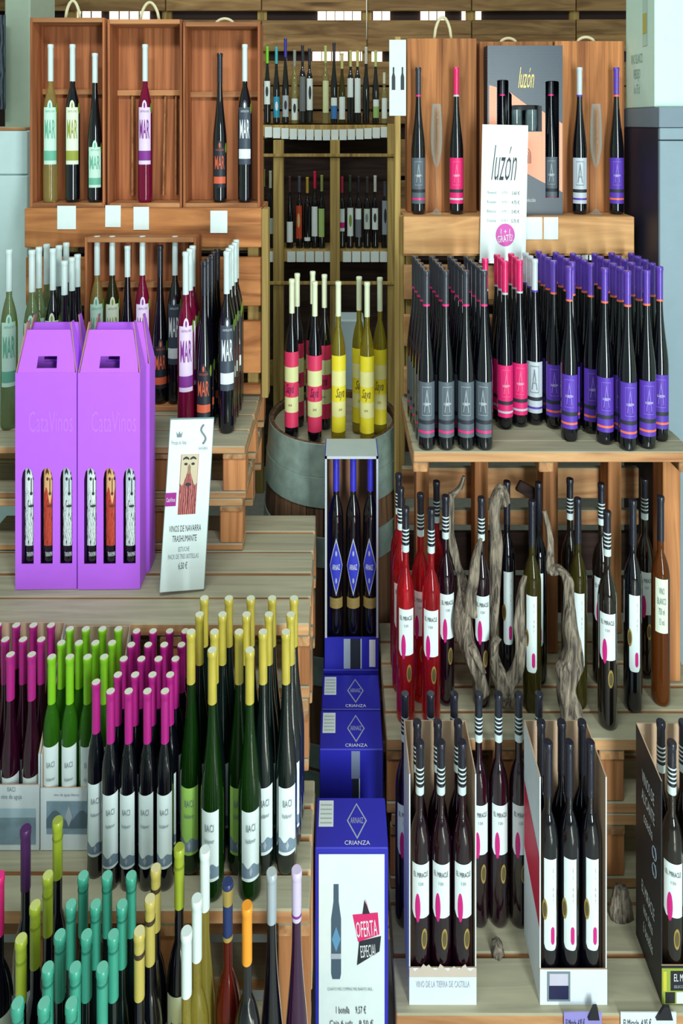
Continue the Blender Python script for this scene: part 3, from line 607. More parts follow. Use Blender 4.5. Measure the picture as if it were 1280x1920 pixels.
# ================================================================== MAR bottles on the left deck
HD = 1.408
open_crate('wide wooden crate standing on the pallet behind the lilac cartons', 156, 366, 447, 765, 2.60, .13, [(.3, 0), (.62, 0)], floor_h=HD, bar=.28, tilt=-.02)
for key, px, tx in (('mar_mint', 182, 'straw bottle with mint label, first in the wide crate'), ('mar_creamg', 210.4, 'dark olive bottle with cream label, second in the wide crate'), ('mar_smallmint', 239, 'short flute with low label, third in the wide crate'),
        ('mar_pink', 267, 'rosé bottle with lilac label, fourth in the wide crate'), ('mar_copper', 300, 'black-capped flute with copper lettering, fifth in the wide crate'), ('mar_black', 328, 'white-capped black-labelled bottle, last in the wide crate')):
    bottle(key, px, 2.640, HD-.026, tx, 'bottles in the wide crate', rot=random.uniform(-.15, .15))
def column(key, desc, px, s0, n, h, group, ds=.060, x_=None):
    for i in range(n):
        nth = 'frontmost' if i == 0 else ('rearmost' if i == n-1 else ORD[i+1]+' from the front')
        bottle(key, X(px, s0)+random.uniform(-.003, .003), s0+ds*i, h, f'{desc}, {nth} of its file', group, abs_x=True, rot=random.uniform(-.12, .12))
G = 'MAR bottles on the pallet deck'
column('mar_pink', 'rosé MAR bottle with lilac label', 348, 2.425, 3, HD, G)
column('mar_copper', 'black-capped flute with copper MAR lettering', 384, 2.436, 5, HD, G)
column('mar_black', 'white-capped bottle with black MAR label', 424, 2.436, 5, HD, G)
bottle('mar_green', 17, 2.47, HD, 'pale green glass bottle with mint MAR label, outermost on the deck', G, rot=.1)
column('mar_green', 'pale green MAR bottle with mint label', 60, 2.46, 3, HD, G)
column('mar_cream', 'dark MAR bottle with cream label', 99, 2.49, 3, HD, G)
column('mar_smallmint', 'dark flute with white cap behind the lilac cartons', 122, 2.445, 3, HD, G)

# ================================================================== lilac gift cartons
M_LIL = mat('lilac_card', (196, 104, 246), .55, var=.04); M_LILIN = mat('carton_edge', (176, 130, 120), .8); M_LILT = mat('lilac_print', (206, 122, 250), .5)
def panel_windows(x0, x1, z0, z1, wins, y=0, mi=0):
    mb = MB(); cur = x0
    for a, b, lo, hi, arch in wins:
        mb.flat([(cur, z0, z1), (a, z0, z1)], y, mi); n = 10
        mb.flat([(a, z0, lo), (b, z0, lo)], y, mi)
        cols = []
        for i in range(n+1):
            u = -1+2*i/n; top = hi-arch*(1-math.sqrt(max(0, 1-u*u))); cols.append((a+(b-a)*i/n, top, z1))
        mb.flat(cols, y, mi); cur = b
    mb.flat([(cur, z0, z1), (x1, z0, z1)], y, mi); return mb
def gift_carton(label, px0, px1, s, h, hb, windows, text=None):
    wd = X(px1, s)-X(px0, s); dp = .088; e = thing('gift_carton', label, 'gift box', ((X(px0, s)+X(px1, s))/2, s*K, Zh(h)), (0, 0, .015), 'lilac gift cartons')
    a, b = -wd/2, wd/2
    wins = []
    if windows:
        for f0, f1 in windows: wins.append((a+wd*f0, a+wd*f1, hb*.117, hb*.56, .045))
    fr = obj('front_panel', panel_windows(a, b, 0, hb, wins).mesh('front_panel', M_LIL), e); so = fr.modifiers.new('thickness', 'SOLIDIFY'); so.thickness = .004; so.offset = -1
    obj('back_panel', MB().box(a, b, dp-.004, dp, 0, hb).mesh('back_panel', M_LIL), e)
    for sx, nm in ((a, 'side_panel'), (b-.004, 'side_panel')): obj(nm, MB().box(sx, sx+.004, .0042, dp-.0042, 0, hb).mesh(nm, M_LIL), e)
    obj('bottom_panel', MB().box(a+.004, b-.004, .0042, dp-.0042, 0, .004).mesh('bottom_panel', M_LIL), e)
    # gable top: two sloping panels with a hand slot, rising into a handle, and folded gussets
    rz = hb+.16; ym = dp/2
    def slope(y0, y1, sg):
        bx0, bx1, tx0, tx1 = a+wd*.03, b-wd*.03, a+wd*.12, b-wd*.12; mb = MB()
        def pt(fx, fz, o=0): 
            zz = hb+(rz-hb)*fz; yy = y0+(y1-y0)*fz; l = bx0+(tx0-bx0)*fz; r = bx1+(tx1-bx1)*fz; return (l+(r-l)*fx, yy+o, zz)
        xs = (0, .32, .68, 1); zs = (0, .10, .38, 1)
        for o in (0, .003*sg):
            for i in range(3):
                for j in range(3):
                    if i == 1 and j == 1: continue
                    q = [pt(xs[i], zs[j], o), pt(xs[i+1], zs[j], o), pt(xs[i+1], zs[j+1], o), pt(xs[i], zs[j+1], o)]
                    mb.add(q, [(0, 1, 2, 3)])
        return mb.mesh('handle_panel', M_LIL)
    obj('handle_panel', slope(.002, ym-.003, 1), e); obj('handle_panel', slope(dp-.002, ym+.004, -1), e)
    for sx, sg in ((a, 1), (b, -1)):
        mb = MB(); tx = sx+sg*wd*.13; ear = rz+.035
        mb.add([(sx, .004, hb), (sx, dp-.004, hb), (tx, ym+.014, ear), (tx, ym-.014, ear)], [(0, 1, 2, 3)])
        mb.add([(sx+sg*.004, .004, hb), (sx+sg*.004, dp-.004, hb), (tx+sg*.004, ym+.014, ear), (tx+sg*.004, ym-.014, ear)], [(3, 2, 1, 0)], 1)
        mb.add([(sx, .004, hb), (tx, ym-.014, ear), (tx+sg*.004, ym-.014, ear), (sx+sg*.004, .004, hb)], [(0, 1, 2, 3)], 1)
        obj('gusset', mb.mesh('gusset', [M_LIL, M_LILIN]), e)
    if text: obj('lettering', text_mesh('CataVinos', wd*.72, .085, M_LILT), fr, (wd*.08, -.0012, hb*.775))
    return e
HL3 = 1.87
wins = [(.10, .30), (.41, .61), (.73, .93)]
for nm, a, b, s, wv, tx in (('first lilac gift carton with bearded bottle faces, at the pallet end', 29, 143, 2.137, wins, True), ('second lilac gift carton with bearded bottle faces, beside the leaning price board', 146, 262, 2.137, wins, True),
        ('plain lilac gift carton standing behind the first one', 42, 158, 2.217, None, False), ('plain lilac gift carton standing behind the second one', 163, 280, 2.217, None, False)):
    gift_carton(nm, a, b, s, HL3, hp(1105, 2.137)-hp(699, 2.137), wv, tx)
    if wv:
        wd = X(b, s)-X(a, s)
        for i, ((f0, f1), kk) in enumerate(zip(wins, ('beard_white', 'beard_red', 'beard_grey'))):
            desc = ('white-bearded', 'red-bearded', 'grey-bearded')[i]
            bottle(kk, X(a, s)+wd*(f0+f1)/2, s+.042/K, HL3-.005, f'{desc} face bottle inside the {"first" if a < 100 else "second"} lilac carton window', 'bottles in the lilac cartons', rot=0, abs_x=True)

# ---- leaning price board
sg = thing('price_sign', 'white acrylic price sign with bearded man picture leaning by the lilac cartons', 'sign', (X(340, 2.11), 2.115*K, Zh(HL3)+.012), (-.09, .060, .20))
ww, hh = .172, .655
obj('panel', MB().box(-ww/2, ww/2, 0, .008, 0, hh, ch=.002).mesh('panel', M_WHITE), sg)
obj('acrylic_edge', MB().box(-ww/2-.002, ww/2+.002, .0085, .012, -.004, hh+.004).mesh('acrylic_edge', mat('smoked_acrylic', (120, 150, 150), .2)), sg)
pic = obj('picture', MB().flat(rect(-.035, .035, .29, .52, 1), -.001).mesh('picture', streaks('picture_beard', (96, 44, 56), (196, 104, 96), 40)), sg)
obj('face', MB().flat([(u, .43+.03*math.cos(u*120), .52) for u, _, _ in rect(-.033, .033, 0, 1)], -.002).mesh('face', mat('picture_face', (206, 190, 160), .6)), pic)
mb = MB()
for q in (-1, 1): obj('eye', MB().flat(ell(q*.014, .484, .007, .005), -.003).mesh('eye', M_PRINT), pic); obj('eyebrow', MB().flat([(q*.014+u, .500+.004*math.cos(u*150), .507+.006*math.cos(u*150)) for u, _, _ in rect(-.012, .012, 0, 1)], -.003).mesh('eyebrow', M_PRINT), pic)
obj('nose', MB().flat([(u, .445, .485-abs(u)*2) for u, _, _ in rect(-.006, .006, 0, 1, 4)], -.003).mesh('nose', mat('tan_print', (150, 120, 96), .6)), pic); obj('mouth', MB().flat(ell(0, .405, .012, .006), -.003).mesh('mouth', M_PRINT), pic)
obj('lettering', text_mesh('VINOS DE NAVARRA\nTRASHUMANTE', .125, .062, M_PRINT), sg, (-.002, -.001, .218))
obj('lettering', text_mesh('ESTUCHE\nPACK DE TRES BOTELLAS', .118, .045, M_GREYP), sg, (-.002, -.001, .145))
obj('lettering', text_mesh('6,50 €', .034, .030, M_PRINT), sg, (-.002, -.001, .095))
obj('lettering', text_mesh('Príncipe de Viana', .058, .022, M_GREYP), sg, (-.047, -.001, .565))
cr = MB(); cr.poly([(-.009, 0), (.009, 0), (.012, .022), (.005, .010), (0, .024), (-.005, .010), (-.012, .022)], -.002, -.0005); obj('crown', cr.mesh('crown', M_GREYP), sg, (-.047, 0, .588))
sw = MB().tube([(.036+.010*math.sin(t*2*math.pi), -.001, .56+.075*t) for t in [i/14 for i in range(15)]], .004, 6); obj('emblem', sw.mesh('emblem', M_GREYP, True), sg, (.012, 0, 0))
bd = obj('badge', MB().box(-ww/2+.0, -ww/2+.042, -.003, -.0005, .325, .375).mesh('badge', mat('magenta_card', (160, 20, 140), .5)), sg)
obj('lettering', text_mesh('CataVinos', .034, .016, I_WHT), bd, (-ww/2+.021, -.0045, .35))
obj('lettering', text_mesh('NAVARRA', .036, .012, M_GREYP), sg, (.050, -.001, .542))

# ================================================================== left front pallet: gold, magenta, lime
HG = 2.435; G1 = 'gold-capped flute bottles'
rowsg = [(1.690, [398, 468]), (1.750, [358, 402, 448, 493, 536]), (1.812, [374, 417, 462, 504, 545]), (1.874, [383, 429, 470, 510, 551])]
kinds = {(0, 0): 'gold_green', (0, 1): 'gold_green', (1, 0): 'gold_lime', (1, 2): 'gold_lime'}
for r, (s, xs) in enumerate(rowsg):
    for i, x in enumerate(xs):
        if r == 1 and i == 1: pass
        kk = kinds.get((r, i), 'gold'); rn = ('front', 'second', 'third', 'rear')[r]
        ds = {'gold_lime': 'gold-capped green flute with lime label', 'gold_green': 'gold-capped green flute with white label', 'gold': 'gold-capped dark green flute'}[kk]
        sx = s+(0 if r else 0)
        bottle(kk, X(x, s), sx, HG, f'{ds}, {ORD[i+1]} from left in the {rn} row', G1, abs_x=True)
grid('magenta', 'magenta-capped dark bottle with white label', [(1.708, [204+3, 238+3, 273+3, 306+3]), (1.759, [221, 253, 286, 319]), (1.811, [232, 265, 297, 329]), (1.860, [246, 278, 308, 340]), (1.910, [256, 287, 318, 347])], HG, 'magenta-capped bottles beside the gold-capped ones', jit=.0005)
bottle('magenta', 180, 1.736, HG, 'magenta-capped dark bottle standing slightly apart before the lime carton', 'magenta-capped bottles beside the gold-capped ones')
grid('magenta_rose', 'magenta-capped rosé flute in white carton', [(1.820, [-18, 20, 59]), (1.873, [10, 40+4, 76+2]), (1.926, [-4, 31, 62, 96])], HG-.006, 'magenta-capped flutes in the white carton')
grid('lime', 'lime-capped green bottle in white carton', [(1.812, [97, 131, 164, 195]), (1.861, [115, 148, 179, 210]), (1.912, [133-2, 161, 192, 222])], HG-.006, 'lime-capped bottles in the white carton', jit=.0004)
M_SEA = mat('misty_landscape_print', (132, 156, 172), .6, var=.5); M_SEA2 = mat('pale_mist_print', (176, 200, 214), .6, var=.2)
def carton(label, cx0, cx1, s0, s1, h, back_h, front_h, outm, inm=None, side_front=None, name='open_carton', group=None, t=.004, cat='carton'):
    """open-fronted cardboard carton: cx in metres; back_h / front_h heights of the back and front walls"""
    y0, y1 = s0*K, s1*K; wd = cx1-cx0; e = thing(name, label, cat, ((cx0+cx1)/2, y0, Zh(h)), (0, 0, 0), group); a, b, d = -wd/2, wd/2, y1-y0
    inm = inm or M_CARDB; sf = side_front if side_front is not None else back_h
    def two(x0, x1, ya, yb, z0, z1, nm, inner):
        me = MB(); me.box(x0, x1, ya, yb, z0, z1)
        m_ = me.mesh(nm, [outm, inm]); 
        for p in m_.polygons:
            c = p.normal
            if (inner == '+y' and c.y > .5) or (inner == '-y' and c.y < -.5) or (inner == '+x' and c.x > .5) or (inner == '-x' and c.x < -.5) or c.z > .5: p.material_index = 1
        return obj(nm, m_, e)
    fp = two(a, b, 0, t, 0, front_h, 'front_panel', '+y'); two(a, b, d-t, d, 0, back_h, 'back_panel', '-y')
    for sx, inn, sgn in ((a, '+x', 1), (b-t, '-x', -1)):
        mb = MB(); pts = [(t+.0003, 0), (d-t-.0003, 0), (d-t-.0003, back_h), (t+.0003, sf)]; vs = [(sx, y, z) for y, z in pts]+[(sx+t, y, z) for y, z in pts]
        fs = [(0, 3, 2, 1), (4, 5, 6, 7), (0, 1, 5, 4), (1, 2, 6, 5), (2, 3, 7, 6), (3, 0, 4, 7)]
        mb.add(vs, fs); m_ = mb.mesh('side_panel', [outm, inm])
        m_.polygons[1 if sgn > 0 else 0].material_index = 1; m_.polygons[4].material_index = 1; obj('side_panel', m_, e)
    obj('bottom_panel', MB().box(a+t, b-t, t, d-t, 0, t).mesh('bottom_panel', inm), e)
    return e, fp
bh = HG-hp(1168, 1.955); fh = HG-hp(1472, 1.785)
e, fp = carton('open white carton of magenta-capped flutes with misty landscape print', X(-64, 1.785), X(73, 1.785), 1.785, 1.958, HG, bh, fh, M_CARDW, side_front=fh+.10)
obj('landscape_print', MB().flat(rect(-.11, .112, .02, .11, 1), -.001).mesh('landscape_print', M_SEA), fp); obj('landscape_print', MB().flat(rect(-.11, .112, .11, .14, 1), -.001).mesh('landscape_print', M_SEA2), fp)
obj('lettering', text_mesh('IIACI\nvino de aguja', .07, .045, M_GREYP), fp, (.03, -.001, .19))
e, fp = carton('open white carton of lime-capped bottles behind the magenta-capped row', X(76, 1.785), X(207, 1.785), 1.785, 1.958, HG, bh-.012, fh-.01, M_CARDW, side_front=fh+.10)
cw = X(207, 1.785)-X(76, 1.785)
ld = obj('landscape_print', MB().flat(rect(-cw/2+.02, cw/2-.01, .055, .165, 1), -.001).mesh('landscape_print', M_SEA), fp)
obj('landscape_hills', MB().flat([(u, .075, .115+.02*math.sin(u*70)) for u, _, _ in rect(-cw/2+.02, cw/2-.01, 0, 1, 20)], -.0018).mesh('landscape_hills', mat('dark_mist_print', (92, 112, 128), .6, var=.4)), ld)
mb = MB(); mb.flat(diamond(-.022, .115, .012, .035), -.0026); obj('crest', mb.mesh('crest', M_SILVER), ld)
obj('lettering', text_mesh('vino de aguja blanco', .085, .012, M_GREYP), fp, (-.03, -.001, .185))

# ================================================================== bottom left bottles
HB5 = 2.93; HT = 2.112; hb_ = HB5-HT
C_TEAL = mat('teal_capsule', (56, 152, 128), .38, coat=.3, var=.12); C_CHART = mat('chartreuse_capsule', (150, 164, 40), .36, coat=.3, var=.15); C_STRAW = mat('straw_capsule', (186, 168, 84), .38); C_WHT2 = mat('chalk_capsule', (214, 226, 222), .45)
T_TEAL = mat('teal_capsule_top', (104, 186, 160), .5); T_CHART = mat('chartreuse_capsule_top', (192, 200, 110), .5); T_STRAW = mat('straw_capsule_top', (214, 204, 150), .5)  # lighter tops: reflected light painted into the capsule colours
gen('teal', hb_, .0318, 'bord', M_GREEND, C_TEAL, .20, M_WHITE, (.2, .48), None, [(.953, .960, mat('teal_groove', (36, 112, 96), .5))], top=T_TEAL)
gen('chart', hb_, .0330, 'bord', M_DARKG, C_CHART, .20, M_CREAM, (.2, .48), None, [(.93, .938, mat('chartreuse_groove', (120, 136, 30), .5))], top=T_CHART)
gen('straw', hb_, .0330, 'bord', M_DARKG, C_STRAW, .21, M_WHITE, (.2, .48), None, [(.925, .940, mat('umber_ring', (60, 46, 30), .5))], top=T_STRAW)
gen('chalk', hb_, .0330, 'bord', tinted('white_wine_glass', (196, 180, 84), .36), C_WHT2, .20, M_WHITE, (.2, .48))
gen('tallchart', hb_+.073, .0350, 'bord', M_DARKG, C_CHART, .185, M_CREAM, (.25, .575), None, [(.94, .947, mat('chartreuse_groove', (120, 136, 30), .5))], 'Carchelo')
gen('tallchalk', hb_+.052, .0350, 'burg', tinted('white_wine_glass', (196, 180, 84), .36), C_WHT2, .19, M_WHITE, (.2, .45))
gen('brandy', hb_, .0370, 'bord', tinted('brandy_glass', (116, 32, 20), .62), mat('navy_capsule', (34, 50, 98), .35), .19, M_WHITE, (.24, .46), None, [(.93, .985, M_GOLD), (.81, .825, M_GOLD)], 'MARQUES')
kk = gen('confetti', hb_, .0370, 'bord', M_DARKG, mat('orange_capsule', (236, 150, 40), .4), .185, M_BLKL, (.12, .52))
mb = MB(); cols = [(240, 120, 40), (110, 190, 70), (240, 130, 180), (70, 170, 230), (250, 220, 70), (240, 240, 240), (230, 60, 60)]
for i in range(26):
    u = random.uniform(-.030, .030); z = random.uniform(.16, .50); mb.patch(kk.R+.0022+.0001*i, [(a, b*kk.H, c*kk.H) for a, b, c in (ell if i % 3 else diamond)(u, z, random.uniform(.004, .007), random.uniform(.013, .024), 6)], i % 7)
kk.add('confetti_print', mb.mesh('confetti_print', [cm(c) for c in cols], True), 2)
gen('silvercap', hb_+.01, .0345, 'flute', M_DARKG, mat('bright_silver_capsule', (190, 202, 212), .25, metal=.4), .165, None)
gen('lavender', hb_+.012, .0345, 'flute', mat('purple_wine_glass', (50, 8, 50), .06, coat=.8), mat('lavender_capsule', (206, 190, 222), .4), .165, None, rings=[(.85, .858, I_PURP)])
gen('aubergine', hb_+.06, .0350, 'bord', M_DARKG, mat('aubergine_capsule', (70, 30, 82), .4), .2, M_WHITE, (.2, .5)); gen('fuchsia', hb_, .0370, 'bord', M_DARKG, mat('fuchsia_capsule', (226, 40, 120), .4), .2, M_CREAM, (.2, .56), None, (), 'Viña')
sf = lambda y: HT/(y-Y0)*1000
GB = 'teal-capped bottles on the low pallet'
grid('teal', 'teal-capped bottle on the low pallet', [(1.280, [33, 83, 134]), (1.334, [90, 141, 192]), (1.388, [112, 162, 212]), (1.442, [133, 179, 229]), (1.497, [156, 201, 246])], HB5, GB, jit=.0005)
grid('chart', 'chartreuse-capped bottle beside the teal-capped ones', [(sf(1759), [40]), (sf(1696), [66]), (sf(1640), [90])], HB5, 'chartreuse-capped bottles')
bottle('tallchart', 108, 1.560, HB5, 'tall chartreuse-capped bottle rising behind the aubergine-capped one', 'chartreuse-capped bottles')
grid('straw', 'straw-capped bottle with dark ring', [(1.394, [261]), (1.452, [281]), (1.512, [292])], HB5, 'straw-capped bottles', jit=.0003)
bottle('tallchart', 336, 1.502, HB5, 'tall chartreuse-capped dark bottle with cream label by the white-capped ones', 'chartreuse-capped bottles', rot=0)
grid('chalk', 'white-capped white wine bottle', [(1.394, [350]), (1.453, [369])], HB5, 'white-capped bottles', jit=.0005)
bottle('tallchalk', 384, 1.512, HB5, 'tallest white-capped white wine bottle, behind two shorter ones', 'white-capped bottles')
bottle('brandy', 427, 1.485, HB5, 'amber bottle with navy and gold capsule and white label', None, rot=0)
bottle('confetti', 475-12, 1.440, HB5, 'orange-capped black bottle with confetti-coloured print', None, rot=.1)
bottle('silvercap', 509, 1.497, HB5, 'plain dark flute with silver capsule', None)
bottle('lavender', 556, 1.500, HB5, 'purple-black flute with lavender capsule beside the blue cartons', None)
bottle('aubergine', 48, 1.552, HB5, 'dark bottle with aubergine capsule near the chartreuse-capped ones', None); bottle('fuchsia', -2, 1.497, HB5, 'fuchsia-capped dark bottle at the edge of the low pallet', None, rot=.1)

# ================================================================== barrel
BS = 2.9; bx_, by_ = X(625, BS), BS*K; HR = 1.588
br = thing('wine_barrel', 'old oak barrel with grey metal hoops carrying striped-label bottles', 'barrel', (bx_, by_, 0))
M_HOOP = mat('galvanised_hoop', (150, 172, 164), .5, metal=.3, var=.45)
zr = Zh(HR)
def brad(z): t = (z-zr/2)/(zr/2); return .375-.030*t*t
nst = 26
for i in range(nst):
    a0, a1 = 2*math.pi*(i+.03)/nst, 2*math.pi*(i+.97)/nst; mb = MB(); vs = []; n = 9
    for k in range(n+1):
        z = zr*k/n; R = brad(z)
        for a in (a0, (a0+a1)/2, a1): vs.append((R*math.cos(a), R*math.sin(a), z))
        for a in (a1, (a0+a1)/2, a0): vs.append(((R-.022)*math.cos(a), (R-.022)*math.sin(a), z))
    fs = []
    for k in range(n):
        for j in range(6): fs.append((k*6+j, k*6+(j+1) % 6, (k+1)*6+(j+1) % 6, (k+1)*6+j))
    fs += [(5, 4, 3, 2, 1, 0), tuple(n*6+j for j in range(6))]
    obj('stave', mb.add(vs, fs).mesh('stave', W_BARREL), br)
for z0, z1, nm in ((zr-.30, zr-.155, 0), (zr-.155, zr+.004, 0), (zr-.585, zr-.44, 0), (.60, .74, 0), (.18, .30, 0), (.004, .16, 0)):
    obj('hoop', MB().lathe([(brad(z0)+.001, z0), (brad(z0)+.004+(.003 if z1 < zr else 0), z0+.002), (brad(z1)+.004+(.003 if z1 < zr else 0), z1-.002), (brad(z1)+.001, z1)], 64, 0, False, False).mesh('hoop', M_HOOP, 'auto'), br)
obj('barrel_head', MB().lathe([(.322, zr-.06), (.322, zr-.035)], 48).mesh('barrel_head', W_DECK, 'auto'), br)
HBR = HR+.035; GR = 'striped-label bottles on the barrel'
for key, px, s, tx in (('stripe_red', 547, 2.758, 'dark bottle with pink striped label at the front of the barrel, outermost'), ('stripe_red', 590, 2.715, 'dark bottle with pink striped label at the barrel front, beside the yellow ones'),
        ('stripe_red', 557, 2.86, 'dark bottle with pink striped label at the barrel rear, outermost'), ('stripe_red', 608, 2.84, 'dark bottle with pink striped label at the barrel rear, beside yellow ones'), ('stripe_red', 586, 2.90, 'dark striped-label bottle furthest back among the red ones'),
        ('stripe_yellow', 634, 2.715, 'straw-coloured bottle with yellow striped label next to the dark ones'), ('stripe_yellow', 688, 2.705, 'frontmost straw-coloured bottle with yellow striped label'),
        ('stripe_yellow', 673, 2.80, 'straw-coloured bottle with yellow striped label behind the frontmost'), ('stripe_yellow', 712, 2.785, 'straw-coloured bottle with yellow striped label at the barrel edge')):
    bottle(key, px, s, HBR, tx, GR, rot=random.uniform(-.3, .3))
tag(obj('storage_bin', MB().box(-.10, .10, 0, .2, 0, zp(600, 3.7), ch=.01).mesh('storage_bin', mat('pale_plastic', (176, 196, 200), .5)), None, (X(655, 3.7), 3.7*K, 0)), 'tall pale plastic box standing behind the barrel', 'bin')

# ================================================================== blue cartons
M_BLUE = mat('blue_carton', (44, 44, 176), .42, var=.06); M_BLUEIN = mat('carton_inside', (150, 106, 74), .8); M_BLUED = mat('navy_print', (26, 28, 70), .5)
xc = (X(590, 1.838)+X(728, 1.838))/2; bw = .252
def blue_top(e, a, b, d, z):
    """print on the lid: diamond emblem, wordmark, white address label"""
    em = MB()
    def lid(pts, o, mi): em.add([(x, y, z+o) for x, y in pts], [tuple(range(len(pts)))], mi)
    cx, cy = .02, d*.52
    lid([(cx-.036, cy), (cx, cy-.062), (cx+.036, cy), (cx, cy+.062)], .0006, 0); lid([(cx-.031, cy), (cx, cy-.054), (cx+.031, cy), (cx, cy+.054)], .0012, 1)
    p = obj('emblem', em.mesh('emblem', [M_SILVER, M_BLUE]), e)
    for body, w_, h_, y_, m_ in (('ARNAIZ', .046, .020, cy, M_SILVER), ('CRIANZA', .088, .014, d*.09, I_WHT)):
        obj('lettering', text_mesh(body, w_, h_, m_), p, (cx, y_, z+.0018), (-math.pi/2, 0, 0))
    mb = MB(); mb.add([(x, y, z+.0006) for x, y in ((a+.010, d*.40), (a+.062, d*.40), (a+.062, d*.93), (a+.010, d*.93))], [(0, 1, 2, 3)])
    sk = obj('address_label', mb.mesh('address_label', M_WHITE), e); bars = MB()
    for i in range(5):
        y = d*(.46+.09*i); bars.add([(x, yy, z+.0012) for x, yy in ((a+.015, y), (a+.057, y), (a+.057, y+d*.025), (a+.015, y+d*.025))], [(0, 1, 2, 3)])
    obj('print_lines', bars.mesh('print_lines', mat('pale_grey_print', (170, 190, 180), .6)), sk)
def blue_box(label, xcen, s0, s1, h, hgt, front=None, base=None):
    d = (s1-s0)*K; e = thing('wine_carton', label, 'carton', (xcen, s0*K, Zh(h)-hgt), group='stepped blue wine cartons'); a, b = -bw/2, bw/2
    obj('body', MB().box(a, b, 0, d, 0, hgt, ch=.003).mesh('body', M_BLUE), e)
    blue_top(e, a, b, d, hgt)
    return e, d
e4, d = blue_box('front blue carton carrying the white special-offer poster', xc, 1.838, 1.976, hp(1590, 1.838), FLOOR-hp(1590, 1.838))
e3, d = blue_box('third blue carton from the back, with a grey bottle print', xc+.004, 2.11, 2.25, hp(1405, 2.11), FLOOR-hp(1405, 2.11))
hg = FLOOR-hp(1405, 2.11)
obj('bottle_print', MB().flat(rect(.0, .034, hg-.115, hg-.006, 1), -.001).flat(rect(.004, .030, hg-.23, hg-.115, 1), -.001, 1).flat(rect(.030, .034, hg-.23, hg-.115, 1), -.001, 2).mesh('bottle_print', [mat('grey_bottle_print', (130, 140, 170), .5), M_PRINT, I_WHT]), e3)
e2, d = blue_box('second blue carton from the back, in front of the open one', xc+.006, 2.263, 2.405, hp(1330, 2.263), FLOOR-hp(1330, 2.263))
hb1 = hp(1255, 2.425)
e0, d = blue_box('rearmost blue carton, under the open one showing bottles', xc+.008, 2.425, 2.56, hb1+.001, FLOOR-hb1-.001)
# open carton with three bottles on top of the rear one
S1 = 2.425; h1 = hp(855, S1); hh = hb1-h1; zo = hb1-hp(1195, S1)
d = (2.56-S1)*K
e = thing('open_wine_carton', 'open blue carton showing three diamond-label bottles before the barrel', 'carton', (X(659, S1), S1*K, Zh(hb1)), group='stepped blue wine cartons')
a, b = -.122, .122
obj('back_panel', MB().box(a, b, d-.004, d, 0, hh).mesh('back_panel', [M_BLUEIN]), e); obj('side_panel', MB().box(a, a+.004, 0, d-.004, 0, hh).mesh('side_panel', M_BLUE), e); obj('side_panel', MB().box(b-.004, b, 0, d-.004, 0, hh).mesh('side_panel', M_BLUE), e)
lf = obj('lower_front', MB().box(a+.004, b-.004, 0, .004, 0, zo).mesh('lower_front', M_BLUE), e); obj('bottom_panel', MB().box(a+.004, b-.004, .004, d-.004, 0, .004).mesh('bottom_panel', M_BLUEIN), e)
mb = MB(); mb.box(a+.001, a+.010, -.003, 0, zo, hh); mb.box(b-.010, b-.001, -.003, 0, zo, hh); mb.box(a+.001, b-.001, -.003, 0, hh-.012, hh); obj('torn_edge', mb.mesh('torn_edge', mat('torn_card', (190, 196, 206), .8)), e)
obj('top_panel', MB().box(a+.004, b-.004, 0, d-.004, hh-.004, hh).mesh('top_panel', mat('card_sheen', (176, 192, 190), .5)), e)  # top panel's pale colour paints in the light it reflects
obj('stripe_print', MB().flat(rect(-.036, -.006, .004, zo-.006, 1), -.001).flat(rect(-.006, .040, .004, zo-.006, 1), -.001, 1).flat(rect(.040, .046, .004, zo-.006, 1), -.001).flat(rect(.080, .108, .012, zo-.01, 1), -.001, 2).mesh('stripe_print', [mat('grey_stripe', (170, 184, 200), .5), M_PRINT, I_WHT]), lf)
for i, px in enumerate((630, 662, 694)): bottle('diamond', px, S1+.048/K, hb1-.005, f'blue-capped diamond-label bottle in the open carton, {ORD[i+1]} from left', 'bottles in the open blue carton', rot=(0, 0, -.15)[i])
# special offer poster
po = thing('offer_poster', 'white special-offer poster with pink burst taped to the front blue carton', 'poster', (xc, 1.838*K-.002, Zh(3.25)))
zt = 3.25-hp(1600, 1.838)
obj('sheet', MB().box(-.113, .113, -.002, 0, 0, zt).mesh('sheet', M_WHITE), po)
def Pz(py): return 3.25-hp(py, 1.838)
def Px(px): return X(px, 1.838)-xc
bt = MB(); cxp = Px(630)
prof = [(-.0085, 1655), (.0085, 1655), (.009, 1688), (.017, 1720), (.017, 1822), (.013, 1832), (-.013, 1832), (-.017, 1822), (-.017, 1720), (-.009, 1688)]
bt.poly([(cxp+x, Pz(y)) for x, y in prof][::-1], -.0035, -.0021); bpz = obj('bottle_picture', bt.mesh('bottle_picture', mat('slate_bottle_print', (72, 92, 110), .5)), po)
bt = MB(); bt.flat([(u+cxp, a_, b_) for u, a_, b_ in diamond(0, Pz(1757), .015, .043)], -.0042); bt.flat(rect(cxp-.017, cxp+.017, Pz(1794), Pz(1784), 1), -.0042, 1); obj('label_picture', bt.mesh('label_picture', [mat('steel_blue_print', (96, 150, 190), .5), M_SILVER]), bpz)
bs = MB(); bs.poly([(Px(x), Pz(y)) for x, y in ((661, 1712), (708, 1708), (711, 1748), (671, 1762))][::-1], -.0042, -.0030, 0)
bs.poly([(Px(x), Pz(y)) for x, y in ((673, 1762), (714, 1752), (711, 1780), (669, 1806))][::-1], -.0038, -.0027, 1)
bs.poly([(Px(x), Pz(y)) for x, y in ((683, 1684), (694, 1712), (679, 1712))][::-1], -.0036, -.0025, 1); bs.poly([(Px(x), Pz(y)) for x, y in ((685, 1682), (692, 1708), (695, 1714), (690, 1710))][::-1], -.0034, -.0023, 0)
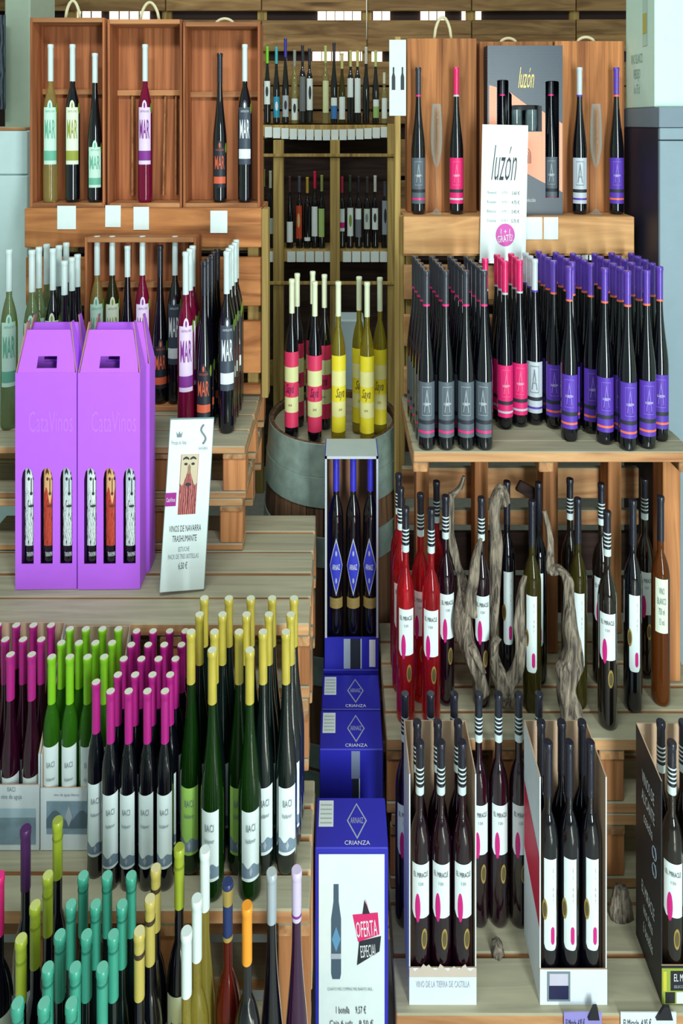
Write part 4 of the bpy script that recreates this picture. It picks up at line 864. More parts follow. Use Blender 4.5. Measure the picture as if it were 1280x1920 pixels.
bp_ = obj('burst', bs.mesh('burst', [mat('offer_pink', (222, 40, 110), .5), M_PRINT]), po)
for body, x0_, x1_, y0_, y1_, m_, sr, par in (('OFERTA', 667, 706, 1722, 1752, I_WHT, .2, bp_), ('ESPECIAL', 675, 705, 1767, 1790, I_WHT, .2, bp_), ('CUANTO MÁS COMPRAS MÁS BARATO SALE...', 614, 700, 1846, 1853, M_GREYP, 0, po), ('1 botella     9,57 €', 630, 686, 1882, 1898, M_PRINT, 0, po), ('Caja 6 uds.   8,50 €', 618, 700, 1908, 1922, M_PRINT, 0, po)):
    obj('lettering', text_mesh(body, Px(x1_)-Px(x0_), Pz(y0_)-Pz(y1_), m_, shear=sr), par, ((Px(x0_)+Px(x1_))/2, -.0048, (Pz(y0_)+Pz(y1_))/2), (0, -.12 if sr else 0, 0))

# ================================================================== right ledge
HRL = .467; SL = 2.73
def closed_crate(label, px0, px1, py0, s, rope):
    x0, x1 = X(px0, s), X(px1, s); hh = zp(py0, s)-Zh(HRL); wd = x1-x0; e = thing('wooden_crate', label, 'crate', ((x0+x1)/2, s*K, Zh(HRL))); og = (0, 0, 0)
    n = 2
    for i in range(n): board('panel_board', e, -wd/2+wd*i/n+.0005, -wd/2+wd*(i+1)/n-.0005, 0, .012, 0, hh, W_PANEL, og, .001)
    board('side_panel', e, -wd/2, -wd/2+.012, .0125, .12, 0, hh, W_CRATE, og, .002); board('side_panel', e, wd/2-.012, wd/2, .0125, .12, 0, hh, W_CRATE, og, .002); board('top_panel', e, -wd/2+.012, wd/2-.012, .0125, .12, hh-.02, hh, W_CRATEX, og, .002)
    r0, r1, rh = rope; pts = [(-wd/2+wd*(r0+(r1-r0)*i/12), .03, hh-.004+rh*math.sin(math.pi*i/12)**.55) for i in range(13)]
    obj('rope_handle', MB().tube(pts, .008, 8).mesh('rope_handle', mat('sisal_rope', (206, 196, 160), .85), True), e)
closed_crate('wooden crate panel behind the slate and pink flutes, tall rope handle', 763, 893, 72, 2.78, (.40, .65, .12))
closed_crate('wooden crate mostly hidden behind the black gift box', 899, 1036, 78, 2.80, (.30, .52, .025))
closed_crate('wooden crate panel behind the silver and violet flutes', 1040, 1170, 77, 2.78, (.35, .60, .028))
for key, px, tx in (('luz_grey', 784, 'slate-labelled flute standing on the glasses ledge'), ('luz_pink', 855, 'pink-labelled flute standing on the glasses ledge'), ('luz_silver', 1086, 'silver-labelled flute standing on the glasses ledge'), ('luz_violet', 1155, 'violet-labelled flute standing on the glasses ledge')):
    bottle(key, px, SL, HRL, tx, 'flutes on the glasses ledge', rot=0)
# champagne glasses
M_GLASS = bpy.data.materials.new('clear_glass'); M_GLASS.use_nodes = True; nt = M_GLASS.node_tree; b_ = nt.nodes['Principled BSDF']; b_.inputs['Roughness'].default_value = .03; b_.inputs['Base Color'].default_value = (.7, .75, .72, 1); b_.inputs['Coat Weight'].default_value = 1
tr = nt.nodes.new('ShaderNodeBsdfTransparent'); tr.inputs[0].default_value = (.93, .95, .94, 1); mx = nt.nodes.new('ShaderNodeMixShader'); lw = nt.nodes.new('ShaderNodeLayerWeight'); lw.inputs[0].default_value = .45
ma = nt.nodes.new('ShaderNodeMath'); ma.operation = 'MULTIPLY_ADD'; ma.inputs[1].default_value = .45; ma.inputs[2].default_value = .02; nt.links.new(lw.outputs['Facing'], ma.inputs[0]); nt.links.new(ma.outputs[0], mx.inputs[0])
nt.links.new(tr.outputs[0], mx.inputs[1]); nt.links.new(b_.outputs[0], mx.inputs[2]); nt.links.new(mx.outputs[0], nt.nodes['Material Output'].inputs['Surface'])
gh = (403-197)*SL/1000
bowl = MB().lathe([(.0045, gh*.42), (.016, gh*.46), (.027, gh*.56), (.031, gh*.66), (.030, gh*.8), (.026, gh*.92), (.023, gh), (.0215, gh), (.0245, gh*.92), (.0285, gh*.8), (.0295, gh*.66), (.0255, gh*.56), (.0145, gh*.47), (.002, gh*.435)], 24, 0, False, False).mesh('bowl', M_GLASS, True)
stem = MB().lathe([(.0042, gh*.03), (.0032, gh*.10), (.0030, gh*.35), (.0045, gh*.42)], 12, 0, False, False).mesh('stem', M_GLASS, True)
foot = MB().lathe([(.032, 0), (.033, gh*.006), (.020, gh*.02), (.0042, gh*.05)], 24).mesh('foot', M_GLASS, 'auto')
for px, tx in ((818, 'champagne glass between the slate and pink flutes'), (1117, 'champagne glass between the silver and violet flutes')):
    e = thing('champagne_glass', tx, 'glass', (X(px, SL-.01), (SL-.01)*K, Zh(HRL)+.0005), group='champagne glasses on the ledge')
    obj('bowl', bowl, e); obj('stem', stem, e); obj('foot', foot, e)
# black gift box
def hexmat():
    m = bpy.data.materials.new('hexagon_print'); m.use_nodes = True; N = m.node_tree.nodes; L = m.node_tree.links; b = N['Principled BSDF']; b.inputs['Roughness'].default_value = .35
    tc = N.new('ShaderNodeTexCoord'); mp = N.new('ShaderNodeMapping'); mp.inputs['Scale'].default_value = (95, 95, 48); L.new(tc.outputs['Object'], mp.inputs[0])
    mp.inputs['Rotation'].default_value = (0, 0, 0)
    w1 = N.new('ShaderNodeTexWave'); w1.bands_direction = 'DIAGONAL'; w1.inputs['Scale'].default_value = .9; L.new(mp.outputs[0], w1.inputs[0])
    mp2 = N.new('ShaderNodeMapping'); mp2.inputs['Scale'].default_value = (-95, 95, 48); L.new(tc.outputs['Object'], mp2.inputs[0])
    w2 = N.new('ShaderNodeTexWave'); w2.bands_direction = 'DIAGONAL'; w2.inputs['Scale'].default_value = .9; L.new(mp2.outputs[0], w2.inputs[0])
    mu = N.new('ShaderNodeMath'); mu.operation = 'MULTIPLY'; L.new(w1.outputs['Fac'], mu.inputs[0]); L.new(w2.outputs['Fac'], mu.inputs[1])
    r = N.new('ShaderNodeValToRGB'); e = r.color_ramp.elements; e[0].position = .08; e[0].color = srgb((34, 40, 50))+(1,); e[1].position = .4; e[1].color = srgb((92, 106, 122))+(1,)
    L.new(mu.outputs[0], r.inputs[0]); L.new(r.outputs[0], b.inputs['Base Color']); return m
SGB = 2.715; gx0, gx1 = X(912, SGB), X(1052, SGB); gw = gx1-gx0; ghh = zp(86, SGB)-Zh(HRL)
gb = thing('gift_box', 'black honeycomb gift box with peach panels and luzón lettering', 'gift box', ((gx0+gx1)/2, SGB*K-.02, Zh(HRL)))
def gz(py): return zp(py, SGB)-Zh(HRL)
def gx(px): return X(px, SGB)-(gx0+gx1)/2
wins = [(gx(930), gx(951), gz(330), gz(150), .005), (gx(957), gx(1013), gz(246), gz(197), .005), (gx(1020), gx(1045), gz(370), gz(152), .005)]
M_HEX = hexmat(); M_PEACH = mat('peach_print', (244, 164, 132), .5)
fp = obj('front_panel', panel_windows(-gw/2, gw/2, 0, ghh, wins).mesh('front_panel', M_HEX), gb); so = fp.modifiers.new('thickness', 'SOLIDIFY'); so.thickness = .003; so.offset = -1
for nm, q in (('back_panel', (-gw/2, gw/2, .087, .090, 0, ghh)), ('side_panel', (-gw/2, -gw/2+.003, .0032, .087, 0, ghh)), ('side_panel', (gw/2-.003, gw/2, .0032, .087, 0, ghh)), ('top_panel', (-gw/2+.003, gw/2-.003, .0032, .087, ghh-.003, ghh)), ('bottom_panel', (-gw/2+.003, gw/2-.003, .0032, .087, 0, .003))):
    obj(nm, MB().box(*q).mesh(nm, M_BLKL), gb)
pp = MB()
def strip(xa, xb, ta, tb, ba, bb_):   # a peach strip between windows, top and bottom edges sloping
    pp.add([(gx(xa), -.001, gz(ba)), (gx(xb), -.001, gz(bb_)), (gx(xb), -.001, gz(tb)), (gx(xa), -.001, gz(ta))], [(0, 1, 2, 3)])
strip(915, 929, 160, 164, 270, 276); strip(952, 957, 172, 178, 270, 274); pass
pp.add([(gx(952), -.001, gz(197)), (gx(985), -.001, gz(197)), (gx(952), -.001, gz(172))], [(0, 1, 2)])
pp.add([(gx(952), -.001, gz(306)), (gx(957), -.001, gz(309)), (gx(957), -.001, gz(197)), (gx(952), -.001, gz(197))], [(0, 1, 2, 3)])
pp.add([(gx(957), -.001, gz(309)), (gx(1013), -.001, gz(340)), (gx(1013), -.001, gz(247)), (gx(957), -.001, gz(247))], [(0, 1, 2, 3)])
pp.add([(gx(1013), -.001, gz(340)), (gx(1019.5), -.001, gz(343)), (gx(1019.5), -.001, gz(212)), (gx(1013.3), -.001, gz(208))], [(0, 1, 2, 3)])
pp.add([(gx(1045.5), -.001, gz(356)), (gx(1051.5), -.001, gz(360)), (gx(1051.5), -.001, gz(232)), (gx(1045.5), -.001, gz(228))], [(0, 1, 2, 3)])
obj('peach_panel', pp.mesh('peach_panel', M_PEACH), fp)
for i, (rr, w_) in enumerate(((.020, .0016), (.013, .0014), (.006, .0014))):
    pts = [(gx(985)+rr*math.cos(math.pi-math.pi*t/10), -.002, gz(300)+.02+rr*2.0*math.sin(math.pi*t/10)) for t in range(11)]; pts = [(pts[0][0], -.002, gz(306))]+pts+[(pts[-1][0], -.002, gz(306))]
    obj('arch_print', MB().tube(pts, w_, 6).mesh('arch_print', mat('russet_print', (150, 70, 60), .5), True), fp)
obj('lettering', text_mesh('luzón', .080, .105, M_GOLD, shear=.45, bold=-.004), fp, (gx(984), -.0015, gz(146)))
obj('lettering', text_mesh('colección', .05, .02, I_WHT), fp, (gx(992), -.0015, gz(374)))
for px, tx in ((941, 'slate-labelled flute behind the first window of the black gift box'), (1032, 'slate-labelled flute behind the last window of the black gift box')):
    bottle('luz_grey', px, (SGB*K-.02+.045)/K, HRL-.004, tx, 'flutes in the gift box', rot=0)
tumbler = MB().lathe([(.012, 0), (.026, .004), (.030, .05), (.029, .12), (.0275, .12), (.028, .05), (.024, .01)], 20).mesh('tumbler', mat('smoked_pattern_glass', (92, 110, 114), .1, coat=.8, var=.6), 'auto')
obj('shelf_insert', MB().box(gx(957), gx(1013), .004, .086, gz(250)-.004, gz(250)).mesh('shelf_insert', M_BLKL), gb)
for i, px in enumerate((969, 998)): tag(obj('tumbler', tumbler, None, (X(px, SGB), SGB*K-.02+.045, Zh(HRL)+gz(250)+.0005)), f'patterned tumbler in the gift box window, {ORD[i+1]} of two', 'tumbler', 'tumblers in the gift box')
# luzón price sheet
ls = thing('price_sheet', 'white luzón price sheet with round pink badge hanging over the ledge', 'sign', (X(942, 2.63), 2.63*K, zp(489, 2.63)), (-.01, .022, 0))
lw_, lh = .226, zp(234, 2.63)-zp(489, 2.63)
obj('sheet', MB().box(-lw_/2, lw_/2, 0, .003, 0, lh).mesh('sheet', M_WHITE), ls); obj('holder_lip', MB().box(-lw_/2-.003, lw_/2+.003, -.010, .006, -.012, 0).mesh('holder_lip', mat('clear_acrylic', (206, 220, 224), .2)), ls)
obj('lettering', text_mesh('luzón', .125, .175, M_PRINT, shear=.45, bold=-.006), ls, (-.002, -.001, lh*.72))
for i, (n_, pr) in enumerate((('Monastrell', '3.60 €'), ('Rosado', '4.75 €'), ('Blanco', '3.45 €'), ('Crianza', '5.75 €'))):
    z = lh*.50-i*.046; obj('lettering', text_mesh(n_, .045, .014, M_GREYP), ls, (-.060, -.001, z)); obj('lettering', text_mesh('0,75 l', .028, .012, M_GREYP), ls, (.005, -.001, z)); obj('lettering', text_mesh(pr, .038, .018, M_PRINT), ls, (.058, -.001, z))
bd = obj('badge', MB().flat(ell(.010, lh*.19, .047, .056, 20), -.001).mesh('badge', mat('orchid_badge', (206, 70, 170), .5)), ls)
obj('lettering', text_mesh('1 + 1', .045, .028, I_WHT), bd, (.010, -.002, lh*.215)); obj('lettering', text_mesh('GRATIS!', .076, .034, I_WHT), bd, (.010, -.002, lh*.165), (0, -.15, 0))
for i, (a, b) in enumerate(((987, 1018), (1021, 1048))): tag(obj('price_card', boxmesh(X(b, 2.63)-X(a, 2.63), .003, 42*2.63/1000, M_WHITE, .0005), None, (X((a+b)/2, 2.63), 2.655*K-.0150, zp(429, 2.63))), f'white price card on the pale board, {ORD[i+1]} right of the price sheet', 'price card', 'price cards on the glasses ledge board')
# white leaflet with bottle silhouettes
lf = thing('leaflet', 'white leaflet with two bottle silhouettes fixed to the narrow post', 'leaflet', (X(745, 2.70), 2.70*K-.0085, zp(217, 2.70)))
lh = (217-75)*2.7/1000; obj('sheet', MB().box(-.042, .042, 0, .003, 0, lh).mesh('sheet', mat('mint_white_paper', (206, 232, 220), .6)), lf)
mb = MB()
for cx in (-.021, .024):
    mb.poly([(cx+x, lh*.34+z) for x, z in ((-.009, 0), (.009, 0), (.009, .065), (.004, .085), (.004, .115), (-.004, .115), (-.004, .085), (-.009, .065))], -.0018, -.0005)
obj('bottle_silhouette', mb.mesh('bottle_silhouette', M_PRINT), lf)

# ================================================================== flutes on the plank table
HT2 = 1.376; ss = lambda base: HT2/(base-Y0)*1000
sl = 2.262
def files(key, desc, items, group):
    """items: (photo x at the front, s front, how many going back, sideways drift per step in metres)"""
    for f, (px, s0, n, dx) in enumerate(items):
        for i in range(n):
            fn = '' if len(items) == 1 else f', {ORD[f+1]} file from left'
            nth = 'front' if i == 0 else ORD[i+1]+' back'
            bottle(key, X(px, s0)+dx*i, s0+.0605*i, HT2, f'{desc}{fn}, {nth} of the file', group, abs_x=True, rot=random.uniform(-.2, .2))
files('luz_grey', 'slate-labelled flute on plank table', [(799, sl, 5, -.004), (835, sl, 5, -.004), (873, sl, 5, -.004), (907, sl, 5, -.004)], 'slate-labelled flutes on the plank table')
px_ = lambda x_, s: 640+x_*1000/s
files('luz_pink', 'pink-labelled flute on plank table', [(px_(.7387, 2.414), 2.414, 3, 0), (px_(.8125, 2.434), 2.434, 3, 0)], 'pink-labelled flutes on the plank table')
bottle('luz_pink', .664, 2.466, HT2, 'pink-labelled flute half hidden behind the slate-labelled ones', 'pink-labelled flutes on the plank table', abs_x=True)
files('luz_silver', 'silver-labelled flute on plank table', [(px_(.887, 2.450), 2.450, 3, 0)], 'silver-labelled flutes on the plank table')
files('luz_violet', 'violet-labelled flute on plank table', [(px_(.962, 2.42), 2.42, 4, 0), (px_(.992, 2.324), 2.324, 1, 0), (px_(1.037, 2.40), 2.40, 4, 0), (px_(1.112, 2.38), 2.38, 4, 0), (px_(1.134, 2.30), 2.30, 1, 0), (px_(1.209, 2.256), 2.256, 6, .001), (px_(1.298, 2.270), 2.270, 6, .001), (px_(1.386, 2.325), 2.325, 5, .002)], 'violet-labelled flutes on the plank table')
for i, (px, py) in enumerate(((1084, 484), (1098, 484), (1112, 484))): tag(obj('price_card', boxmesh(.030, .003, .026, M_WHITE, .0005), None, (X(px, 2.64), 2.655*K-.004, zp(py, 2.64))), f'tiny white price card above the violet capsules, {ORD[i+1]} of three', 'price card', 'tiny price cards above the violet capsules')

# ================================================================== vine shelf bottles
HV = 2.449; TV = 1.582; sv = lambda y: TV/(y-Y0)*1000
GV = 'bottles around the vine roots'
for key, px, py, tx in (('mir_rose', 747, 888, 'rosé bottle furthest back beside the barrel'), ('mir_rose', 751, 914, 'rosé bottle second from the back beside the barrel'), ('mir_rose', 760, 951, 'bright rosé bottle at the front beside the blue cartons'), ('mir_rose', 788, 925, 'rosé bottle in the middle of the rosé cluster'),
        ('mir_rose', 818, 902, 'rosé bottle at the rear of the cluster by the vine root'), ('mir_rose', 808, 953, 'bright rosé bottle at the front of the cluster by the vine root'), ('mir_plum', 835, 929, 'plum-red bottle with banded capsule touching the first vine root'), ('mir_plum', 902, 932, 'plum-red banded bottle between two vine roots'),
        ('mir_dark', 1068, 897, 'brown banded bottle behind the bent vine stem'), ('mir_dark', 1127, 906, 'brown banded bottle behind the frontmost brown one'), ('mir_dark', 1138, 958, 'brown banded bottle standing frontmost on the vine pallet'), ('mir_dark', 1208, 897, 'brown banded bottle at the rear near the table post'),
        ('mirb_dark', 950, 902, 'black-capped dark bottle half hidden by the vine root'), ('mirb_dark', 1009, 904, 'black-capped dark bottle behind the olive one'), ('mirb_olive', 997, 938, 'olive glass bottle with tall white label by the vine root'), ('mirb_olive', 1083, 934, 'olive glass bottle beside the bent vine stem'),
        ('mirb_dark', 1186, 937, 'black-capped dark bottle with gold seal on the vine pallet'), ('mirb_amber', 1238, 930, 'amber bottle showing its back label beside the table post')):
    bottle(key, px, sv(py), HV, tx, GV, rot=random.uniform(-.15, .25))
# vine roots
def vmat():
    m = bpy.data.materials.new('weathered_vine'); m.use_nodes = True; N = m.node_tree.nodes; L = m.node_tree.links; b = N['Principled BSDF']; b.inputs['Roughness'].default_value = .85
    tc = N.new('ShaderNodeTexCoord'); mp = N.new('ShaderNodeMapping'); mp.inputs['Scale'].default_value = (60, 60, 9); L.new(tc.outputs['Object'], mp.inputs[0])
    n = N.new('ShaderNodeTexNoise'); n.inputs['Scale'].default_value = 1; n.inputs['Detail'].default_value = 6; n.inputs['Distortion'].default_value = 1; L.new(mp.outputs[0], n.inputs[0])
    r = N.new('ShaderNodeValToRGB'); e = r.color_ramp.elements; e[0].position = .34; e[0].color = srgb((66, 56, 50))+(1,); e[1].position = .66; e[1].color = srgb((160, 146, 128))+(1,)
    L.new(n.outputs[0], r.inputs[0]); L.new(r.outputs[0], b.inputs['Base Color']); bp = N.new('ShaderNodeBump'); bp.inputs['Strength'].default_value = 1; bp.inputs['Distance'].default_value = .012; L.new(n.outputs[0], bp.inputs['Height']); L.new(bp.outputs[0], b.inputs['Normal']); return m
M_VINE = vmat()
from mathutils import noise as MN
def vine_tube(mb, pts, n=14, sub=7):
    P = [Vector((X(x, s), s*K, zp(y, s))) for x, y, s, r in pts]; Rr = [r for *_, r in pts]; Q = []; QR = []
    for i in range(len(P)-1):
        p0, p1, p2, p3 = P[max(i-1, 0)], P[i], P[i+1], P[min(i+2, len(P)-1)]
        for j in range(sub):
            t = j/sub; Q.append(.5*((2*p1)+(p2-p0)*t+(2*p0-5*p1+4*p2-p3)*t*t+(3*p1-p0-3*p2+p3)*t**3)); QR.append(Rr[i]+(Rr[i+1]-Rr[i])*t)
    Q.append(P[-1]); QR.append(Rr[-1])
    o = len(mb.v); mb.tube(Q, QR, n)
    for i in range(o, len(mb.v)):
        v = Vector(mb.v[i]); c = Q[min((i-o)//n, len(Q)-1)]; rr = QR[min((i-o)//n, len(Q)-1)]
        ang = (i-o) % n; tw = ((i-o)//n)*.16
        f = 1+.26*math.sin(ang*2*math.pi/n*3+tw)+.55*MN.noise(Vector((v.x*22, v.y*22, v.z*9)))
        w2 = c+(v-c)*max(.35, f); mb.v[i] = tuple(w2)
def vine(label, tubes):
    x0, y0, s0, r0 = tubes[0][-1]; base = Vector((X(x0, s0), s0*K, Zh(HV))); e = thing('vine_root', label, 'vine root', base, group='gnarled vine roots')
    for i, t in enumerate(tubes):
        mb = MB(); vine_tube(mb, t); mb.v = [tuple(Vector(v)-base) for v in mb.v]
        obj('trunk' if i == 0 else 'branch', mb.mesh('trunk', M_VINE, True), e)
vine('grey vine root with thin raised tip beside the rosé bottles', [[(846, 925, 2.30, .010), (842, 985, 2.29, .018), (854, 1050, 2.28, .016), (870, 1100, 2.25, .020), (868, 1150, 2.22, .034), (872, 1200, 2.21, .036), (890, 1250, 2.20, .030), (905, 1300, 2.21, .022)],
    [(870, 893, 2.30, .006), (862, 915, 2.30, .009), (848, 928, 2.30, .011)], [(902, 1010, 2.20, .006), (894, 1035, 2.20, .013), (886, 1090, 2.20, .019), (880, 1150, 2.21, .024)], [(880, 1210, 2.18, .012), (896, 1240, 2.16, .012), (908, 1262, 2.16, .008)]])
vine('thick grey vine root with knobbed top forming a hook', [[(948, 945, 2.27, .016), (938, 920, 2.27, .022), (925, 950, 2.27, .021), (930, 1010, 2.27, .024), (928, 1080, 2.27, .022), (926, 1150, 2.26, .021), (922, 1205, 2.25, .018), (930, 1255, 2.22, .026), (948, 1290, 2.20, .032), (955, 1318, 2.22, .024)],
    [(984, 1080, 2.19, .008), (976, 1110, 2.19, .013), (972, 1160, 2.19, .018), (976, 1205, 2.19, .020), (968, 1255, 2.19, .024), (952, 1290, 2.20, .026)], [(936, 1195, 2.20, .012), (926, 1215, 2.19, .015), (926, 1245, 2.20, .015), (940, 1275, 2.20, .018)]])
vine('bent grey vine stem standing on a thick rough base', [[(1020, 958, 2.27, .006), (1030, 1010, 2.26, .013), (1030, 1065, 2.24, .017), (1050, 1068, 2.22, .018), (1064, 1090, 2.20, .022), (1068, 1150, 2.18, .024), (1072, 1210, 2.17, .027), (1066, 1250, 2.165, .040), (1062, 1285, 2.16, .040), (1070, 1320, 2.16, .038), (1072, 1362, 2.165, .034)],
    [(1050, 1240, 2.15, .008), (1052, 1262, 2.15, .020), (1066, 1280, 2.16, .028)]])

# ================================================================== right front cartons
HC = 3.06; GC = 'open cartons on the lowest pallet'
Mred = mat('crimson_card', (214, 24, 66), .5); Mblk = mat('black_card', (28, 26, 34), .5)
bkh = HC-hp(1350, 2.012); fr_h = HC-hp(1815, 1.85)
GM = 'banded bottles in a row behind the cartons'
for i, px in enumerate((759, 807, 851, 897, 934, 972, 1010)): bottle('mir_plum', px, 2.050, HC, f'banded plum bottle standing behind the open cartons, {ORD[i+1]} from left', GM, rot=.15 if i > 2 else 0)
eA, fpA = carton('plain white open carton of banded rosé bottles', X(767, 1.85), X(893, 1.85), 1.85, 2.012, HC, bkh, fr_h, M_CARDW, group=GC, side_front=bkh-.01)
wA = X(893, 1.85)-X(767, 1.85)
mb = MB(); pts = [(-wA/2+wA*i/24, fr_h+random.uniform(-.012, .016)) for i in range(25)]
mb.poly([(x, fr_h-.03) for x, z in (pts[0], pts[-1])]+pts[::-1], -.0012, -.0002); obj('torn_edge', mb.mesh('torn_edge', mat('torn_card_brown', (206, 190, 176), .8)), fpA)
obj('lettering', text_mesh('VINO DE LA TIERRA DE CASTILLA', wA*.8, .022, M_SILVER), fpA, (0, -.0015, fr_h-.055))
eB, fpB = carton('white open carton with crimson side holding black-capped bottles', X(1012, 1.85), X(1138, 1.85), 1.85, 2.012, HC, bkh, fr_h-.005, M_CARDW, group=GC, side_front=bkh-.02)
xl = -(X(1138, 1.85)-X(1012, 1.85))/2; dB = (2.012-1.85)*K
mb = MB(); mb.add([(xl-.001, .006, .26), (xl-.001, dB-.006, .34), (xl-.001, dB-.006, bkh-.22), (xl-.001, .006, bkh-.30)], [(0, 3, 2, 1)])
obj('crimson_print', mb.mesh('crimson_print', Mred), eB)
mb = MB(); mb.box(-.092, -.012, -.0018, -.0004, .014, .116, 0); mb.box(-.086, -.018, -.0026, -.0019, .022, .068, 1); mb.box(-.084, -.020, -.0026, -.0019, .070, .110, 2); obj('window_print', mb.mesh('window_print', [M_GREYP, M_BLUED, mat('pale_lilac_print', (200, 196, 214), .5)]), fpB)
eC, fpC = carton('black open carton with green patterned front at the frame edge', X(1240, 1.85), X(1366, 1.85), 1.85, 2.012, HC, bkh-.01, fr_h+.008, Mblk, group=GC, side_front=bkh-.035)
xl = -(X(1366, 1.85)-X(1240, 1.85))/2
for a_, b_2, z0_, z1_, m_ in ((.03, .17, .06, .30, 'EL MIRACLE\nvino tinto\n6 botellas'), (.03, .17, bkh-.34, bkh-.10, 'VINOS DE\nALICANTE\ncosecha')):
    obj('lettering', text_mesh(m_, .10, z1_-z0_-.06, I_WHT), eC, (xl-.0016, .10, (z0_+z1_)/2), (0, 0, -math.pi/2))
for z in (.41, .47):
    ring = MB().tube([(xl-.002, .05+.014*math.cos(t*math.pi/10), z+.022*math.sin(t*math.pi/10)) for t in range(21)], .0022, 6, cap=False); obj('ring_print', ring.mesh('ring_print', M_SILVER, True), eC)
M_APPLE = mat('apple_green_print', (150, 166, 64), .5)
mb = MB(); wC = .233
mb.box(-wC/2, wC/2, -.0015, -.0003, .004, fr_h, 0); mb.box(-wC/2+.030, wC/2, -.0026, -.0016, .052, fr_h-.008, 1); mb.box(-wC/2+.012, -wC/2+.045, -.0026, -.0016, .008, .046, 1); mb.box(-wC/2+.050, -wC/2+.11, -.0026, -.0016, .008, .046, 2); mb.box(-wC/2+.004, -wC/2+.016, -.0026, -.0016, .05, fr_h-.01, 3)
pr_ = obj('patterned_print', mb.mesh('patterned_print', [M_APPLE, Mblk, M_WHITE, mat('yellow_print', (206, 196, 60), .5)]), fpC); obj('lettering', text_mesh('EL MIRACLE', .085, .026, I_WHT), pr_, (-wC/2+.084, -.0032, .098))
obj('lettering', text_mesh('SELECCIÓN', .05, .012, M_SILVER), pr_, (-wC/2+.066, -.0032, .068))
Hc = HC-.005
for key, xs, nm in (('mir_plum', (786.8, 826.3, 865.8), 'banded bottle in the plain white carton'), ('mirb_dark', (1026.9, 1066.6, 1106.2), 'black-capped bottle in the crimson-sided carton'), ('mir_dark', (1259, 1302, 1344), 'banded dark bottle in the black carton')):
    for r, s in enumerate((1.886, 1.950)):
        for i, px in enumerate(xs):
            if nm.startswith('banded dark') and i == 2: continue
            xo = X(px, 1.886); bottle(key, xo, s, Hc, f'{nm}, {ORD[i+1]} from left, {"front" if r == 0 else "back"} row', 'bottles in '+nm.split(' in ')[1], abs_x=True, rot=random.uniform(-.05, .15))
# loose cork bark and price tags at the bottom edge
def barkpiece(label, px, py, s, h, sx, sz):
    mb = MB(); n = 12; vs = []
    for k in range(6):
        for i in range(n):
            a = 2*math.pi*i/n; r = (1+.3*MN.noise(Vector((math.cos(a)*2+px, math.sin(a)*2, k*.8))))*(1-.5*(k/5)**2); vs.append((sx*r*math.cos(a), .03*r*math.sin(a), sz*k/5))
    fs = [(k*n+i, k*n+(i+1) % n, (k+1)*n+(i+1) % n, (k+1)*n+i) for k in range(5) for i in range(n)]+[tuple(range(n-1, -1, -1)), tuple(5*n+i for i in range(n))]
    tag(obj('bark_piece', mb.add(vs, fs).mesh('bark_piece', M_VINE, True), None, (X(px, s), s*K, Zh(h))), label, 'bark')
barkpiece('lump of grey bark on the pallet beside the crimson-sided carton', 1163, 1750, 2.06, HC, .046, .11)
barkpiece('small dark lump of bark between the two white cartons', 932, 1760, 1.97, HC, .024, .035)
for i, (a, b, m_, tx) in enumerate(((1056, 1128, mat('lavender_card', (150, 140, 210), .5), 'lavender price tag clipped to the lowest pallet edge'), (1162, 1268, M_CARDW, 'white price tag clipped to the lowest pallet edge'))):
    e = thing('price_tag', tx, 'price tag', (X((a+b)/2, 1.826), 1.828*K-.001, Zh(3.150)), group='price tags on the lowest pallet'); w_ = X(b, 1.795)-X(a, 1.795)
    obj('card', MB().box(-w_/2, w_/2, -.003, 0, 0, .105).mesh('card', m_), e); obj('clip', MB().poly([(w_*.12, .09), (w_*.42, .09), (w_*.36, .135), (w_*.26, .135)], -.012, -.0035).mesh('clip', Mblk), e)
    obj('lettering', text_mesh('El Miracle  4,95 €', w_*.5, .03, M_PRINT), e, (-w_*.2, -.0045, .07))

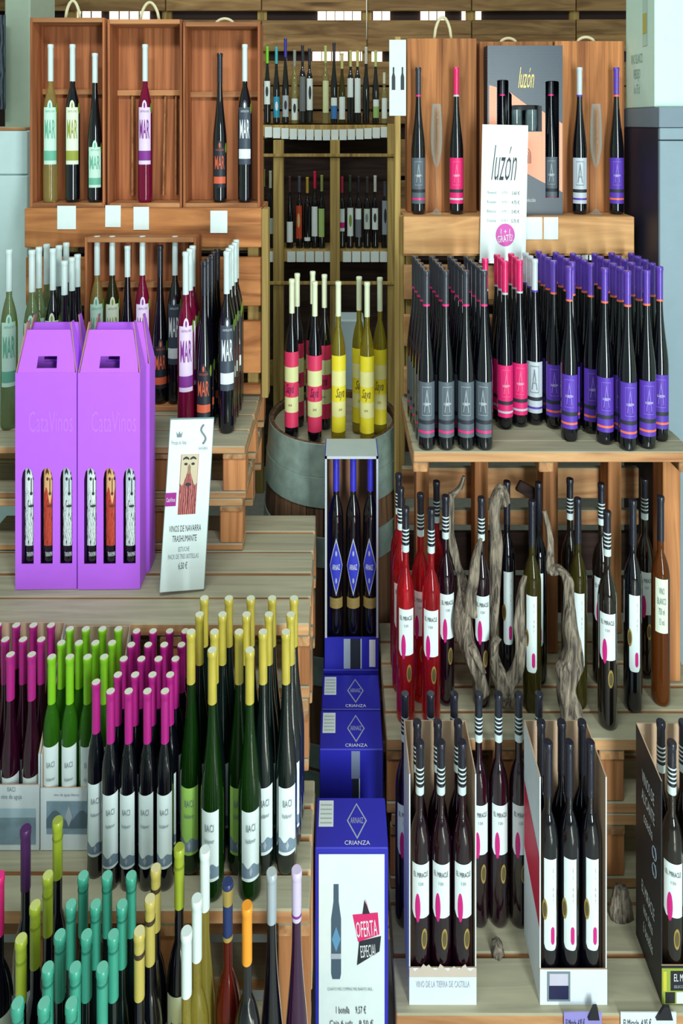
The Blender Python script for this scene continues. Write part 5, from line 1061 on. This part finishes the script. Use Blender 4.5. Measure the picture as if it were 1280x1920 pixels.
# ================================================================== cabinets at the sides
M_GRYC = mat('grey_cabinet', (136, 156, 168), .5); M_NAVY = mat('navy_side', (34, 36, 58), .5)
cb = thing('cabinet', 'tall grey cabinet with dark side at the frame edge', 'cabinet', (1.90, 2.5*K, 0))
zt = zp(200, 2.5); Lx = 1.492-1.90
obj('body', MB().box(Lx, .42, .022, .40, 0, zt-.10, ch=.003).mesh('body', M_NAVY), cb); obj('door', MB().box(Lx, .42, 0, .020, 0, zt-.16, ch=.003).mesh('door', M_GRYC), cb); obj('drawer_front', MB().box(Lx, .42, 0, .020, zt-.155, zt-.10, ch=.003).mesh('drawer_front', M_GRYC), cb); obj('top_panel', MB().box(Lx-.004, .424, -.002, .402, zt-.098, zt, ch=.003).mesh('top_panel', mat('grey_top', (120, 136, 150), .5)), cb)
wx = thing('wine_carton', 'white carton with bottle picture standing on the grey cabinet', 'carton', (1.68, 2.53*K, zt)); 
obj('body', MB().box(-.195, .09, 0, .32, 0, .66, ch=.003).mesh('body', mat('mint_white_card', (206, 236, 222), .55)), wx)
pb = obj('bottle_print', MB().flat(rect(-.025, .025, .30, .66, 1), -.001).flat(rect(-.020, .020, .36, .46, 1), -.002, 1).mesh('bottle_print', [mat('pale_grey_green', (186, 212, 200), .5), mat('straw_print', (190, 180, 90), .5)]), wx, (-.196, .10, 0), (0, 0, -math.pi/2))
obj('lettering', text_mesh('VINO BLANCO\nVERDEJO\n6 x 75 cl', .13, .20, mat('pale_teal_print', (130, 170, 160), .6)), wx, (-.1965, .19, .17), (0, 0, -math.pi/2))
tag(obj('blue_carton', MB().box(0, .12, 0, .25, 0, .32, ch=.003).mesh('blue_carton', mat('deep_blue_card', (40, 44, 130), .5)), None, (1.68+.105, 2.54*K, zt)), 'deep blue box beside the white carton on the grey cabinet', 'box')
lc = thing('freezer_cabinet', 'pale blue-white cabinet behind the outermost MAR bottles', 'cabinet', (-1.99, 2.965*K, 0)); rx = X(51, 2.965)+1.99
M_PALE = mat('pale_cabinet', (196, 220, 222), .5); zt2 = zp(238, 2.965)
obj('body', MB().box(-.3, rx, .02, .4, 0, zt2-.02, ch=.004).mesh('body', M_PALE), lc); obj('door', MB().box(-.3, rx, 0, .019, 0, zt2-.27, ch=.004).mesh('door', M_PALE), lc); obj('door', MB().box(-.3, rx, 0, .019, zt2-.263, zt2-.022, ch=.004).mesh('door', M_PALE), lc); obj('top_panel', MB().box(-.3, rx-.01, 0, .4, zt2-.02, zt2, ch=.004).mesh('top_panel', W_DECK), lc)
tag(obj('wall_poster', MB().box(-.16, .012, 0, .01, 0, .62).mesh('wall_poster', streaks('dark_poster', (14, 18, 30), (70, 84, 96), 12)), None, (X(6, 3.5), 3.5*K, zp(205, 3.5))), 'dark patterned poster at the edge of the pale green wall', 'poster')
